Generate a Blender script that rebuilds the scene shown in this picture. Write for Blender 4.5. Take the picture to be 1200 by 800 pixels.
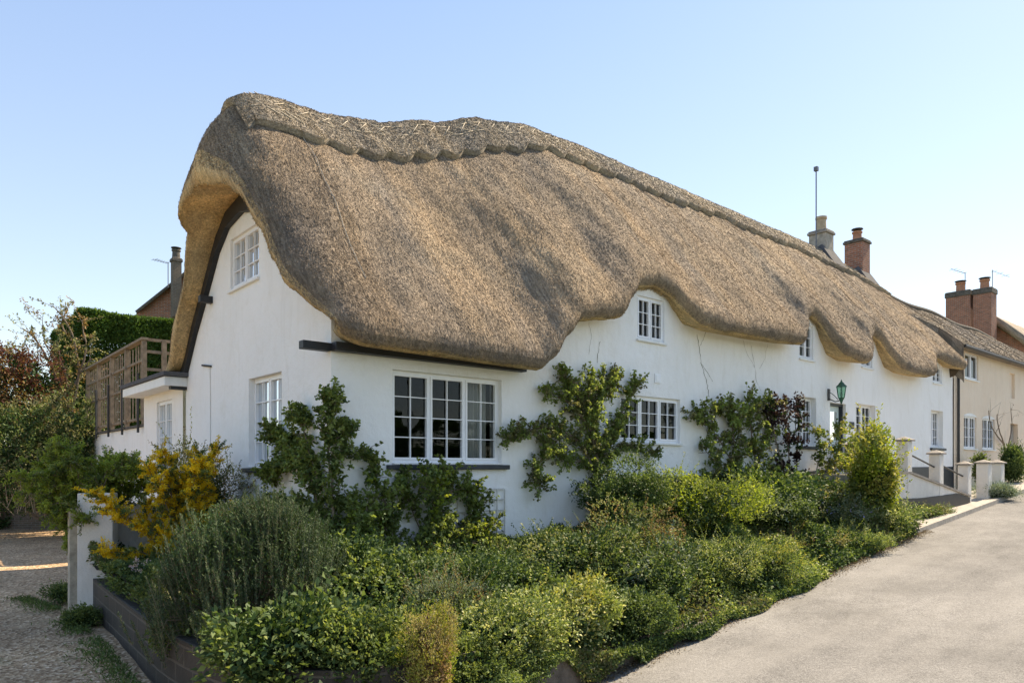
import bpy, math, random
import numpy as np
from math import sin, cos, pi, radians, sqrt, atan2

# ------------------------------------------------------------------ clear, camera, world, sun
for o in list(bpy.data.objects): bpy.data.objects.remove(o)
S = bpy.context.scene
COL = S.collection
CAM = (-4.44, -8.82, 0.0)
cd = bpy.data.cameras.new('camera'); cam = bpy.data.objects.new('camera', cd); COL.objects.link(cam)
cam.location = CAM
cam.rotation_euler = (radians(90), 0, -atan2(.653, .757))
cd.sensor_width = 36; cd.lens = 846/1200*36; cd.shift_y = 146/1200
cd.clip_start = .05; cd.clip_end = 2000
S.camera = cam

SUN_EL = 50.0; SUN_AZ = 94.0      # azimuth from +Y towards +X
w = bpy.data.worlds.new("World"); S.world = w; w.use_nodes = True
nt = w.node_tree
sky = nt.nodes.new('ShaderNodeTexSky'); sky.sky_type = 'NISHITA'; sky.sun_disc = False
sky.sun_elevation = radians(SUN_EL); sky.sun_rotation = radians(SUN_AZ)
sky.altitude = 100; sky.air_density = 1.0; sky.dust_density = .35; sky.ozone_density = 1.6
bg = nt.nodes['Background']; 
_tc = nt.nodes.new('ShaderNodeTexCoord'); _sp = nt.nodes.new('ShaderNodeSeparateXYZ'); nt.links.new(_tc.outputs['Generated'], _sp.inputs[0])
_rp = nt.nodes.new('ShaderNodeValToRGB'); nt.links.new(_sp.outputs[2], _rp.inputs[0])
_rp.color_ramp.elements[0].position = .0; _rp.color_ramp.elements[0].color = (.54, .72, 1.0, 1)
_rp.color_ramp.elements[1].position = .6; _rp.color_ramp.elements[1].color = (.20, .40, .93, 1)
_ml = nt.nodes.new('ShaderNodeMix'); _ml.data_type = 'RGBA'; _ml.blend_type = 'MULTIPLY'; _ml.inputs[0].default_value = 1; _ml.inputs[7].default_value = (3.75, 3.75, 3.75, 1)
nt.links.new(_rp.outputs[0], _ml.inputs[6])
_mx = nt.nodes.new('ShaderNodeMix'); _mx.data_type = 'RGBA'; _mx.inputs[0].default_value = .55
nt.links.new(sky.outputs[0], _mx.inputs[6]); nt.links.new(_ml.outputs[2], _mx.inputs[7]); nt.links.new(_mx.outputs[2], bg.inputs[0]); bg.inputs[1].default_value = 0.15
sd = bpy.data.lights.new('sun', 'SUN'); sd.energy = 4.6; sd.angle = radians(.5); sd.color = (1.0, .94, .85)
sun = bpy.data.objects.new('sun', sd); COL.objects.link(sun)
sv = (sin(radians(SUN_AZ))*cos(radians(SUN_EL)), cos(radians(SUN_AZ))*cos(radians(SUN_EL)), sin(radians(SUN_EL)))
import mathutils
sun.rotation_euler = mathutils.Vector(sv).to_track_quat('Z', 'Y').to_euler()
S.view_settings.view_transform = 'Standard'; S.view_settings.look = 'None'
S.view_settings.exposure = 1.14
S.view_settings.use_white_balance = True; S.view_settings.white_balance_temperature = 8400; S.view_settings.white_balance_tint = 10; S.view_settings.gamma = 1.0
S.view_settings.use_curve_mapping = False

R = random.Random(7)
rng = np.random.default_rng(11)

# ------------------------------------------------------------------ measuring helper
def ray(px):
    r = (px-600)/846
    return .757*r+.653, -.653*r+.757
def F(px, py, y=0.0):            # point on the plane y = const seen at this place of the photo
    a, b = ray(px); s = (y-CAM[1])/b
    return (CAM[0]+a*s, y, (546-py)*s/846)
def Gx(px, py, x=0.0):           # same, on the plane x = const
    a, b = ray(px); s = (x-CAM[0])/a
    return (x, CAM[1]+b*s, (546-py)*s/846)
def D(px, py, s):                # same, at distance s
    a, b = ray(px)
    return (CAM[0]+a*s, CAM[1]+b*s, (546-py)*s/846)
def sst(a, b, x):
    t = min(1, max(0, (x-a)/(b-a))); return t*t*(3-2*t)
def lerp(a, b, t): return a+(b-a)*t
def interp(pts, x, smooth=True):
    if x <= pts[0][0]: return pts[0][1]
    for (x0, y0), (x1, y1) in zip(pts, pts[1:]):
        if x <= x1:
            t = (x-x0)/(x1-x0)
            if smooth: t = t*t*(3-2*t)*.6+t*.4
            return lerp(y0, y1, t)
    return pts[-1][1]

# ------------------------------------------------------------------ materials
MATS = {}
def new_mat(name):
    m = bpy.data.materials.new(name); m.use_nodes = True
    n = m.node_tree; b = n.nodes['Principled BSDF']
    MATS[name] = m
    return m, n, b
def N(n, t, **kw):
    x = n.nodes.new(t)
    for k, v in kw.items():
        if k.startswith('i_'):
            key = k[2:]; key = int(key) if key.isdigit() else key.replace('_', ' ')
            x.inputs[key].default_value = v
        else: setattr(x, k, v)
    return x
def ramp(n, src, stops, interp_='LINEAR'):
    r = n.nodes.new('ShaderNodeValToRGB'); cr = r.color_ramp; cr.interpolation = interp_
    while len(cr.elements) < len(stops): cr.elements.new(.5)
    for e, (p, c) in zip(cr.elements, stops):
        e.position = p; e.color = (c[0], c[1], c[2], 1) if not isinstance(c, (int, float)) else (c, c, c, 1)
    n.links.new(src, r.inputs[0]); return r
def coords(n, kind='Object', scale=(1, 1, 1)):
    tc = n.nodes.new('ShaderNodeTexCoord'); mp = n.nodes.new('ShaderNodeMapping')
    mp.inputs['Scale'].default_value = scale
    n.links.new(tc.outputs[kind], mp.inputs[0]); return mp.outputs[0]
def noise(n, vec, scale, detail=4, rough=.6, dist=0):
    x = N(n, 'ShaderNodeTexNoise'); x.inputs['Scale'].default_value = scale
    x.inputs['Detail'].default_value = detail; x.inputs['Roughness'].default_value = rough
    x.inputs['Distortion'].default_value = dist
    n.links.new(vec, x.inputs['Vector']); return x
def mix(n, fac, a, b, mode='MIX'):
    x = n.nodes.new('ShaderNodeMix'); x.data_type = 'RGBA'; x.blend_type = mode
    for s, v in ((0, fac), (6, a), (7, b)):
        if isinstance(v, (int, float)): x.inputs[s].default_value = v
        elif isinstance(v, tuple): x.inputs[s].default_value = (v[0], v[1], v[2], 1)
        else: n.links.new(v, x.inputs[s])
    return x.outputs[2]
def bump(n, b, h, strength=.4, dist=.01):
    x = n.nodes.new('ShaderNodeBump'); x.inputs['Strength'].default_value = strength
    x.inputs['Distance'].default_value = dist; n.links.new(h, x.inputs['Height'])
    n.links.new(x.outputs[0], b.inputs['Normal'])

def plain(name, col, rough=.6, var=.12, scale=6, spec=.4, bmp=.15, bdist=.004, metallic=0):
    m, n, b = new_mat(name); v = coords(n)
    ns = noise(n, v, scale, 6, .65)
    lo = tuple(c*(1-var) for c in col); hi = tuple(min(1, c*(1+var)) for c in col)
    r = ramp(n, ns.outputs[0], [(.3, lo), (.7, hi)])
    n.links.new(r.outputs[0], b.inputs['Base Color'])
    b.inputs['Roughness'].default_value = rough; b.inputs['Specular IOR Level'].default_value = spec
    b.inputs['Metallic'].default_value = metallic
    if bmp:
        n2 = noise(n, v, scale*7, 4, .6); bump(n, b, n2.outputs[0], bmp, bdist)
    return m

def render_wall(name, col, dirt, cool):
    m, n, b = new_mat(name); v = coords(n)
    big = noise(n, v, .7, 6, .65); r1 = ramp(n, big.outputs[0], [(.35, col), (.72, cool)])
    vs = coords(n, scale=(1.5, 1.5, .42)); st = noise(n, vs, 2.0, 8, .72, 1.2)
    r2 = ramp(n, st.outputs[0], [(.50, 0.0), (.84, .34)])
    c = mix(n, r2.outputs[0], r1.outputs[0], dirt)
    sp = noise(n, v, 26, 3, .7); r3 = ramp(n, sp.outputs[0], [(.66, 0.0), (.8, .3)])
    c = mix(n, r3.outputs[0], c, dirt)
    # flaking marks
    fl = noise(n, v, 5.2, 8, .75, 1.0); fm = noise(n, v, .9, 2, .5)
    r4 = ramp(n, fl.outputs[0], [(.68, 0.0), (.71, .55)]); r5 = ramp(n, fm.outputs[0], [(.55, 0.0), (.7, 1.0)])
    mm = n.nodes.new('ShaderNodeMath'); mm.operation = 'MULTIPLY'
    n.links.new(r4.outputs[0], mm.inputs[0]); n.links.new(r5.outputs[0], mm.inputs[1])
    c = mix(n, mm.outputs[0], c, tuple(x*.62 for x in dirt))
    n.links.new(c, b.inputs['Base Color'])
    b.inputs['Roughness'].default_value = .9; b.inputs['Specular IOR Level'].default_value = .2
    h1 = noise(n, v, 4, 5, .6); h2 = noise(n, v, 45, 4, .6)
    ad = n.nodes.new('ShaderNodeMath'); ad.operation = 'MULTIPLY_ADD'
    n.links.new(h2.outputs[0], ad.inputs[0]); ad.inputs[1].default_value = .16; n.links.new(h1.outputs[0], ad.inputs[2])
    bump(n, b, ad.outputs[0], .6, .05)
    return m
render_wall('white_render', (.86, .845, .82), (.58, .53, .43), (.90, .89, .875))
render_wall('cream_render', (.80, .64, .49), (.48, .39, .30), (.84, .70, .56))
render_wall('weathered_render', (.66, .62, .56), (.32, .28, .22), (.76, .73, .68))
plain('black_paint', (.018, .019, .022), .5, .3)
plain('navy_paint', (.025, .032, .042), .45, .3)
plain('white_plastic', (.86, .86, .87), .35, .03, spec=.5, bmp=0)
plain('white_wood', (.78, .78, .76), .5, .06)
plain('old_wood', (.30, .27, .23), .85, .35, 9)
plain('grey_wood', (.42, .37, .29), .85, .3, 9)
plain('rail_wood', (.24, .185, .13), .9, .4, 7)
plain('stone_coping', (.27, .24, .21), .9, .35, 9, bmp=.5, bdist=.01)
plain('kerb_stone', (.34, .31, .27), .9, .3, 8, bmp=.5, bdist=.01)
plain('concrete', (.60, .58, .54), .85, .18, 5, bmp=.4)
plain('old_stone', (.36, .32, .27), .9, .35, 7, bmp=.6, bdist=.015)
plain('lead', (.10, .10, .105), .9, .2, spec=.1)
plain('iron', (.03, .03, .032), .5, .2)
plain('aerial_metal', (.14, .14, .15), .45, .1, metallic=.6)
plain('clay_pot', (.42, .20, .12), .85, .25, 8)
plain('buff_pot', (.42, .33, .23), .85, .25, 8)
plain('green_paint', (.02, .10, .06), .4, .2)
plain('door_paint', (.62, .72, .70), .4, .05)
plain('soil', (.07, .05, .035), .95, .4, 10, bmp=.8, bdist=.03)
plain('stone_dark', (.11, .098, .085), .9, .45, 7, bmp=.8, bdist=.02)
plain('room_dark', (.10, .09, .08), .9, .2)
plain('curtain_cloth', (.72, .70, .66), .9, .06)
plain('blue_cloth', (.35, .48, .68), .9, .15)
plain('bark', (.20, .15, .11), .9, .4, 20, bmp=.8, bdist=.01)
plain('pale_bark', (.36, .29, .22), .9, .35, 20, bmp=.8, bdist=.01)
plain('spar_wood', (.48, .42, .33), .8, .2, 20)
plain('crack', (.22, .19, .15), .95, .5, 12)
plain('red_tile', (.30, .11, .07), .85, .3, 9, bmp=.6, bdist=.02)

def brick(name, c1, c2, mortar, sx=.225, sz=.075, msize=.012, bmp=.6, darkpatch=.4, rough=.9, offs=.5):
    m, n, b = new_mat(name)
    tc = n.nodes.new('ShaderNodeTexCoord')
    bt = n.nodes.new('ShaderNodeTexBrick'); bt.offset = offs
    n.links.new(tc.outputs['UV'], bt.inputs['Vector'])
    bt.inputs['Color1'].default_value = (*c1, 1); bt.inputs['Color2'].default_value = (*c2, 1)
    bt.inputs['Mortar'].default_value = (*mortar, 1); bt.inputs['Scale'].default_value = 1
    bt.inputs['Brick Width'].default_value = sx; bt.inputs['Row Height'].default_value = sz
    bt.inputs['Mortar Size'].default_value = msize; bt.inputs['Mortar Smooth'].default_value = .3
    v = coords(n); ns = noise(n, v, 3, 6, .7); r = ramp(n, ns.outputs[0], [(.4, 0.0), (.75, darkpatch)])
    c = mix(n, r.outputs[0], bt.outputs[0], (.05, .045, .04))
    n2 = noise(n, v, 30, 4, .7); r2 = ramp(n, n2.outputs[0], [(.3, .7), (.7, 1.15)])
    c = mix(n, 1.0, c, r2.outputs[0], 'MULTIPLY')
    n.links.new(c, b.inputs['Base Color']); b.inputs['Roughness'].default_value = rough
    inv = n.nodes.new('ShaderNodeMath'); inv.operation = 'SUBTRACT'; inv.inputs[0].default_value = 1
    n.links.new(bt.outputs['Fac'], inv.inputs[1])
    ad = n.nodes.new('ShaderNodeMath'); ad.operation = 'MULTIPLY_ADD'
    n.links.new(n2.outputs[0], ad.inputs[0]); ad.inputs[1].default_value = .5; n.links.new(inv.outputs[0], ad.inputs[2])
    bump(n, b, ad.outputs[0], bmp, .01)
brick('red_brick', (.48, .17, .09), (.30, .105, .06), (.33, .29, .25))
brick('black_block', (.032, .027, .023), (.018, .016, .015), (.085, .075, .06), .44, .19, .014, darkpatch=.5, rough=.65)
brick('garden_brick', (.20, .14, .10), (.13, .10, .075), (.2, .18, .15))
brick('roof_tile', (.27, .22, .17), (.20, .165, .13), (.10, .08, .06), .2, .12, .012, darkpatch=.35)

def thatch(name, cols, dark, wet=1.0, grain=60):
    m, n, b = new_mat(name)
    geo = n.nodes.new('ShaderNodeNewGeometry'); v = coords(n)
    big = noise(n, v, .55, 5, .6); rb = ramp(n, big.outputs[0], [(.35, cols[0]), (.55, cols[1]), (.72, cols[2])])
    fine = noise(n, v, grain, 3, .8)
    rf = ramp(n, fine.outputs[0], [(.32, .6), (.5, .98), (.72, 1.35)])
    c = mix(n, 1.0, rb.outputs[0], rf.outputs[0], 'MULTIPLY')
    r1_ = n.nodes.new('ShaderNodeMapping'); r1_.inputs['Rotation'].default_value = (radians(-53), 0, 0); n.links.new(v, r1_.inputs[0])
    def stretched(sx, sy, sz, detail=5, rough=.65):
        m2 = n.nodes.new('ShaderNodeMapping'); m2.inputs['Scale'].default_value = (sx, sy, sz); n.links.new(r1_.outputs[0], m2.inputs[0]); return noise(n, m2.outputs[0], 1.0, detail, rough, .3)
    mid = noise(n, v, 7, 6, .75); rm = ramp(n, mid.outputs[0], [(.46, 0.0), (.72, .32)])
    c = mix(n, rm.outputs[0], c, dark)
    s1 = stretched(2.3, .32, 2.3); rs1 = ramp(n, s1.outputs[0], [(.44, 0.0), (.74, .85)]); c = mix(n, rs1.outputs[0], c, tuple(q*1.1 for q in dark))
    s2 = stretched(26, 2.2, 26, 4, .7); rs2 = ramp(n, s2.outputs[0], [(.3, .58), (.7, 1.42)]); c = mix(n, 1.0, c, rs2.outputs[0], 'MULTIPLY')
    s3 = stretched(.9, .16, .9, 3); rs3 = ramp(n, s3.outputs[0], [(.35, (.80, .84, .92)), (.65, (1.16, 1.10, 1.0))]); c = mix(n, 1.0, c, rs3.outputs[0], 'MULTIPLY')
    ri = ramp(n, geo.outputs['Random Per Island'], [(0, .66), (.5, 1.0), (.85, 1.15), (1, 1.5)])
    c = mix(n, 1.0, c, ri.outputs[0], 'MULTIPLY')
    n.links.new(c, b.inputs['Base Color'])
    b.inputs['Roughness'].default_value = .85; b.inputs['Specular IOR Level'].default_value = .25
    h = noise(n, v, grain*.75, 4, .8); h2 = noise(n, v, 14, 4, .7)
    ad = n.nodes.new('ShaderNodeMath'); ad.operation = 'MULTIPLY_ADD'
    n.links.new(h2.outputs[0], ad.inputs[0]); ad.inputs[1].default_value = .35; n.links.new(h.outputs[0], ad.inputs[2])
    bump(n, b, ad.outputs[0], .9, .022)
    return m
thatch('thatch_top', [(.265, .205, .148), (.355, .268, .185), (.325, .266, .20)], (.165, .132, .10))
thatch('thatch_ridge', [(.33, .275, .205), (.40, .335, .255), (.33, .28, .215)], (.18, .15, .12), grain=45)
thatch('thatch_cut', [(.58, .42, .22), (.68, .50, .27), (.60, .44, .25)], (.32, .21, .11), grain=55)
thatch('thatch_old', [(.25, .21, .165), (.31, .26, .205), (.28, .23, .19)], (.14, .12, .10), grain=55)

def glass(name, tint=(.9, .95, .95)):
    m, n, b = new_mat(name); n.nodes.remove(b)
    out = n.nodes['Material Output']
    tr = n.nodes.new('ShaderNodeBsdfTransparent'); tr.inputs[0].default_value = (*[t*.78 for t in tint], 1)
    gl = n.nodes.new('ShaderNodeBsdfGlossy'); gl.inputs['Roughness'].default_value = .015; gl.inputs[0].default_value = (.74, .78, .82, 1)
    fr = n.nodes.new('ShaderNodeFresnel'); fr.inputs[0].default_value = 1.40
    v = coords(n); ns = noise(n, v, 1.6, 2, .5)
    bp = n.nodes.new('ShaderNodeBump'); bp.inputs['Strength'].default_value = .12; bp.inputs['Distance'].default_value = .05
    n.links.new(ns.outputs[0], bp.inputs['Height']); n.links.new(bp.outputs[0], gl.inputs['Normal'])
    mx = n.nodes.new('ShaderNodeMixShader'); n.links.new(fr.outputs[0], mx.inputs[0])
    n.links.new(tr.outputs[0], mx.inputs[1]); n.links.new(gl.outputs[0], mx.inputs[2]); n.links.new(mx.outputs[0], out.inputs[0])
glass('window_glass')
glass('lantern_glass', (.7, 1, .85))

def leafmat(name, c1, c2, c3=None, trans=.35, rough=.6, spec=.2, big=1.4):
    m, n, b = new_mat(name); out = n.nodes['Material Output']
    geo = n.nodes.new('ShaderNodeNewGeometry')
    st = [(0, c1), (.55, c2), (1, c3 or c2)]
    r = ramp(n, geo.outputs['Random Per Island'], st)
    v = coords(n); ns = noise(n, v, big, 3, .6); rr = ramp(n, ns.outputs[0], [(.3, .72), (.7, 1.28)])
    c = mix(n, 1.0, r.outputs[0], rr.outputs[0], 'MULTIPLY')
    n.links.new(c, b.inputs['Base Color']); b.inputs['Roughness'].default_value = rough
    b.inputs['Specular IOR Level'].default_value = spec
    tl = n.nodes.new('ShaderNodeBsdfTranslucent')
    c2_ = mix(n, 1.0, c, (1.2, 1.2, .6), 'MULTIPLY'); n.links.new(c2_, tl.inputs[0])
    mx = n.nodes.new('ShaderNodeMixShader'); mx.inputs[0].default_value = trans
    n.links.new(b.outputs[0], mx.inputs[1]); n.links.new(tl.outputs[0], mx.inputs[2]); n.links.new(mx.outputs[0], out.inputs[0])
leafmat('leaf_mid', (.07, .11, .04), (.12, .175, .062), (.20, .265, .10))
leafmat('leaf_vine', (.16, .22, .07), (.25, .32, .10), (.38, .44, .17), .45)
leafmat('leaf_arch', (.22, .30, .05), (.32, .40, .08), (.42, .48, .12), .45)
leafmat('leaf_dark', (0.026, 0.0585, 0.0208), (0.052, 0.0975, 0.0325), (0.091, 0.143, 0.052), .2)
leafmat('leaf_fresh', (.12, .165, .055), (.19, .245, .075), (.31, .355, .13), .4)
leafmat('leaf_lime', (.16, .22, .03), (.27, .34, .05), (.42, .45, .08), .4)
leafmat('leaf_yellow', (.20, .22, .05), (.36, .36, .09), (.52, .46, .16), .35)
leafmat('leaf_var', (0.103, 0.161, 0.046), (0.345, 0.391, 0.149), (0.713, 0.69, 0.414), .3)
leafmat('leaf_rosemary', (.04, .07, .035), (.085, .13, .065), (.17, .22, .12), .15, .65)
leafmat('leaf_grey', (.12, .16, .11), (.20, .25, .18), (.32, .36, .27), .25, .7)
leafmat('leaf_hebe', (0.168, 0.204, 0.084), (0.264, 0.3, 0.132), (0.432, 0.396, 0.204), .3, .7)
leafmat('leaf_brown', (.20, .12, .06), (.30, .19, .10), (.36, .27, .15), .3, .8)
leafmat('leaf_red', (.07, .025, .025), (.14, .05, .045), (.19, .10, .06), .3)
leafmat('leaf_purple', (.035, .02, .022), (.06, .03, .035), (.10, .055, .05), .2)
leafmat('leaf_olive', (0.12, 0.132, 0.06), (0.204, 0.204, 0.102), (0.324, 0.3, 0.168), .3)
leafmat('leaf_hedge', (0.042, 0.09, 0.0216), (0.072, 0.144, 0.0336), (0.12, 0.204, 0.048), .25)
leafmat('leaf_lavender', (.14, .19, .16), (.22, .28, .23), (.30, .36, .28), .2, .7)
leafmat('leaf_tan', (.26, .20, .10), (.40, .33, .17), (.50, .45, .22), .3, .8)
leafmat('petal_yellow', (.78, .50, .02), (.86, .62, .04), (.9, .74, .12), .45)
leafmat('petal_white', (.75, .72, .68), (.85, .83, .80), (.9, .9, .88), .3)
leafmat('petal_pink', (.65, .42, .48), (.78, .60, .62), (.85, .75, .75), .3)
leafmat('petal_blue', (.22, .20, .55), (.34, .32, .68), (.45, .45, .75), .3)
leafmat('petal_orange', (.75, .18, .05), (.8, .26, .06), None, .3)
leafmat('litter', (.10, .07, .045), (.20, .15, .09), (.33, .26, .17), .1, .9)

def road_mat():
    m, n, b = new_mat('asphalt'); v = coords(n)
    vo = N(n, 'ShaderNodeTexVoronoi'); vo.inputs['Scale'].default_value = 95; n.links.new(v, vo.inputs['Vector'])
    st = ramp(n, vo.outputs['Color'], [(.15, (.155, .152, .145)), (.5, (.225, .22, .21)), (.85, (.32, .312, .298))])
    n1 = noise(n, v, .5, 6, .7); r1 = ramp(n, n1.outputs[0], [(.35, .70), (.65, 1.16)])
    c = mix(n, 1.0, st.outputs[0], r1.outputs[0], 'MULTIPLY')
    n2 = noise(n, v, 4.5, 6, .75); r2 = ramp(n, n2.outputs[0], [(.55, 0.0), (.78, .35)])
    c = mix(n, r2.outputs[0], c, (.11, .10, .088))
    vs = coords(n, scale=(.15, 1.2, 1)); n3 = noise(n, vs, 1.5, 5, .6); r3 = ramp(n, n3.outputs[0], [(.45, 0.0), (.7, .45)])
    c = mix(n, r3.outputs[0], c, (.30, .29, .27))
    n4 = noise(n, v, 1.1, 8, .8, 1.5); r4 = ramp(n, n4.outputs[0], [(.485, 0.0), (.497, .5), (.503, .5), (.515, 0.0)]); n5 = noise(n, v, .35, 2, .5); r5 = ramp(n, n5.outputs[0], [(.5, 0.0), (.6, 1.0)])
    mm = n.nodes.new('ShaderNodeMath'); mm.operation = 'MULTIPLY'; n.links.new(r4.outputs[0], mm.inputs[0]); n.links.new(r5.outputs[0], mm.inputs[1]); c = mix(n, mm.outputs[0], c, (.10, .095, .085)); c = mix(n, 1.0, c, (.88, .87, .86), 'MULTIPLY')
    n.links.new(c, b.inputs['Base Color']); b.inputs['Roughness'].default_value = .95; b.inputs['Specular IOR Level'].default_value = .2
    bump(n, b, vo.outputs['Distance'], .5, .005)
road_mat()
def gravel_mat():
    m, n, b = new_mat('gravel'); v = coords(n)
    vo = N(n, 'ShaderNodeTexVoronoi'); vo.inputs['Scale'].default_value = 30; n.links.new(v, vo.inputs['Vector'])
    st = ramp(n, vo.outputs['Color'], [(.1, (.17, .095, .045)), (.45, (.38, .24, .13)), (.7, (.52, .355, .21)), (.95, (.76, .58, .40))])
    n1 = noise(n, v, .7, 5, .7); r1 = ramp(n, n1.outputs[0], [(.35, .68), (.65, 1.15)])
    c = mix(n, 1.0, st.outputs[0], r1.outputs[0], 'MULTIPLY')
    n2 = noise(n, v, 1.3, 5, .7); r2 = ramp(n, n2.outputs[0], [(.58, 0.0), (.75, .6)])
    c = mix(n, r2.outputs[0], c, (.09, .11, .04))
    n.links.new(c, b.inputs['Base Color']); b.inputs['Roughness'].default_value = .95
    bump(n, b, vo.outputs['Distance'], .9, .018)
gravel_mat()
def turf():
    m, n, b = new_mat('turf'); v = coords(n)
    n1 = noise(n, v, 3, 8, .75); r1 = ramp(n, n1.outputs[0], [(.35, (.05, .08, .025)), (.7, (.11, .13, .05))])
    n.links.new(r1.outputs[0], b.inputs['Base Color']); b.inputs['Roughness'].default_value = .95
    bump(n, b, n1.outputs[0], .8, .05)
turf()

# ------------------------------------------------------------------ object helpers
def link(o, parent=None):
    COL.objects.link(o)
    if parent is not None: o.parent = parent
    return o
def thing(name, label, cat, loc=(0, 0, 0), group=None):
    o = bpy.data.objects.new(name, None); link(o); o.location = loc; o.empty_display_size = .2
    o['label'] = label; o['category'] = cat
    if group: o['group'] = group
    return o
def tag(o, label, cat, group=None, kind=None):
    o['label'] = label; o['category'] = cat
    if group: o['group'] = group
    if kind: o['kind'] = kind
    return o
def wloc(o):
    v = mathutils.Vector((0, 0, 0))
    while o is not None:
        v += o.location; o = o.parent
    return v

class MB:
    def __init__(s): s.v = []; s.f = []; s.m = []; s.uv = []
    def quad(s, a, b, c, d, m=0, uv=None):
        i = len(s.v); s.v += [tuple(a), tuple(b), tuple(c), tuple(d)]; s.f.append((i, i+1, i+2, i+3)); s.m.append(m)
        s.uv.append(uv)
    def poly(s, pts, m=0):
        i = len(s.v); s.v += [tuple(p) for p in pts]; s.f.append(tuple(range(i, i+len(pts)))); s.m.append(m); s.uv.append(None)
    def box(s, x0, x1, y0, y1, z0, z1, m=0, T=None):
        P = [(x, y, z) for z in (z0, z1) for y in (y0, y1) for x in (x0, x1)]
        if T: P = [T(*p) for p in P]
        i = len(s.v); s.v += P
        for f in ((0, 2, 3, 1), (4, 5, 7, 6), (0, 1, 5, 4), (2, 6, 7, 3), (0, 4, 6, 2), (1, 3, 7, 5)):
            s.f.append(tuple(i+k for k in f)); s.m.append(m); s.uv.append(None)
    def tube(s, path, r, sides=6, m=0, cap=True):
        path = [mathutils.Vector(p) for p in path]; n = len(path)
        rs = r if isinstance(r, (list, tuple)) else [r]*n
        base = len(s.v); up = mathutils.Vector((0, 0, 1))
        for k, p in enumerate(path):
            d = (path[min(k+1, n-1)]-path[max(k-1, 0)])
            if d.length < 1e-9: d = mathutils.Vector((0, 0, 1))
            d.normalize()
            a = d.cross(up)
            if a.length < .1: a = d.cross(mathutils.Vector((1, 0, 0)))
            a.normalize(); b = d.cross(a)
            for j in range(sides):
                t = 2*pi*j/sides; q = p+(a*cos(t)+b*sin(t))*rs[k]; s.v.append(tuple(q))
        for k in range(n-1):
            for j in range(sides):
                a0 = base+k*sides+j; a1 = base+k*sides+(j+1) % sides
                s.f.append((a0, a1, a1+sides, a0+sides)); s.m.append(m); s.uv.append(None)
        if cap:
            s.f.append(tuple(base+j for j in range(sides))[::-1]); s.m.append(m); s.uv.append(None)
            s.f.append(tuple(base+(n-1)*sides+j for j in range(sides))); s.m.append(m); s.uv.append(None)
    def lathe(s, c, prof, sides=16, m=0):
        base = len(s.v)
        for (r, z) in prof:
            for j in range(sides):
                t = 2*pi*j/sides+pi/sides; s.v.append((c[0]+r*cos(t), c[1]+r*sin(t), c[2]+z))
        for k in range(len(prof)-1):
            for j in range(sides):
                a0 = base+k*sides+j; a1 = base+k*sides+(j+1) % sides
                s.f.append((a0, a1, a1+sides, a0+sides)); s.m.append(m); s.uv.append(None)
        s.f.append(tuple(base+j for j in range(sides))[::-1]); s.m.append(m); s.uv.append(None)
        s.f.append(tuple(base+(len(prof)-1)*sides+j for j in range(sides))); s.m.append(m); s.uv.append(None)
    def build(s, name, mats, parent=None, smooth=False, bevel=0, boxuv=True):
        me = bpy.data.meshes.new(name)
        off = wloc(parent) if parent is not None else mathutils.Vector((0, 0, 0))
        me.from_pydata([(p[0]-off.x, p[1]-off.y, p[2]-off.z) for p in s.v], [], s.f)
        if isinstance(mats, str): mats = [mats]
        for k in mats: me.materials.append(MATS[k])
        me.polygons.foreach_set('material_index', s.m)
        if boxuv:
            uvl = me.uv_layers.new(name='UVMap')
            for p, u in zip(me.polygons, s.uv):
                nx, ny, nz = map(abs, p.normal)
                for k, li in enumerate(p.loop_indices):
                    if u is not None: uvl.data[li].uv = u[k]; continue
                    co = s.v[me.loops[li].vertex_index]
                    if nz > nx and nz > ny: uvl.data[li].uv = (co[0], co[1])
                    elif nx > ny: uvl.data[li].uv = (co[1], co[2])
                    else: uvl.data[li].uv = (co[0], co[2])
        if smooth: me.polygons.foreach_set('use_smooth', [True]*len(me.polygons))
        me.update()
        o = bpy.data.objects.new(name, me); link(o, parent)
        if bevel:
            b = o.modifiers.new('bevel', 'BEVEL'); b.width = bevel; b.segments = 2; b.limit_method = 'ANGLE'
        return o
def struct(o): o['kind'] = 'structure'; return o

# fast numpy mesh (quads), faces as (n,4)
def npmesh(name, V, Fq, mats, parent=None, mi=None, smooth=False):
    V = np.asarray(V, dtype=np.float32); off = wloc(parent) if parent is not None else (0, 0, 0)
    V = V-np.array([off[0], off[1], off[2]], dtype=np.float32)
    me = bpy.data.meshes.new(name); nf = len(Fq); k = Fq.shape[1]
    me.vertices.add(len(V)); me.vertices.foreach_set('co', V.ravel())
    me.loops.add(nf*k); me.loops.foreach_set('vertex_index', Fq.astype(np.int32).ravel())
    me.polygons.add(nf); me.polygons.foreach_set('loop_start', np.arange(0, nf*k, k, dtype=np.int32))
    me.polygons.foreach_set('loop_total', np.full(nf, k, dtype=np.int32))
    if isinstance(mats, str): mats = [mats]
    for q in mats: me.materials.append(MATS[q])
    if mi is not None: me.polygons.foreach_set('material_index', np.asarray(mi, dtype=np.int32))
    if smooth: me.polygons.foreach_set('use_smooth', np.ones(nf, dtype=bool))
    me.update(calc_edges=True); me.validate()
    o = bpy.data.objects.new(name, me); link(o, parent); return o
def unit(a): return a/(np.linalg.norm(a, axis=1, keepdims=True)+1e-9)
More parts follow.
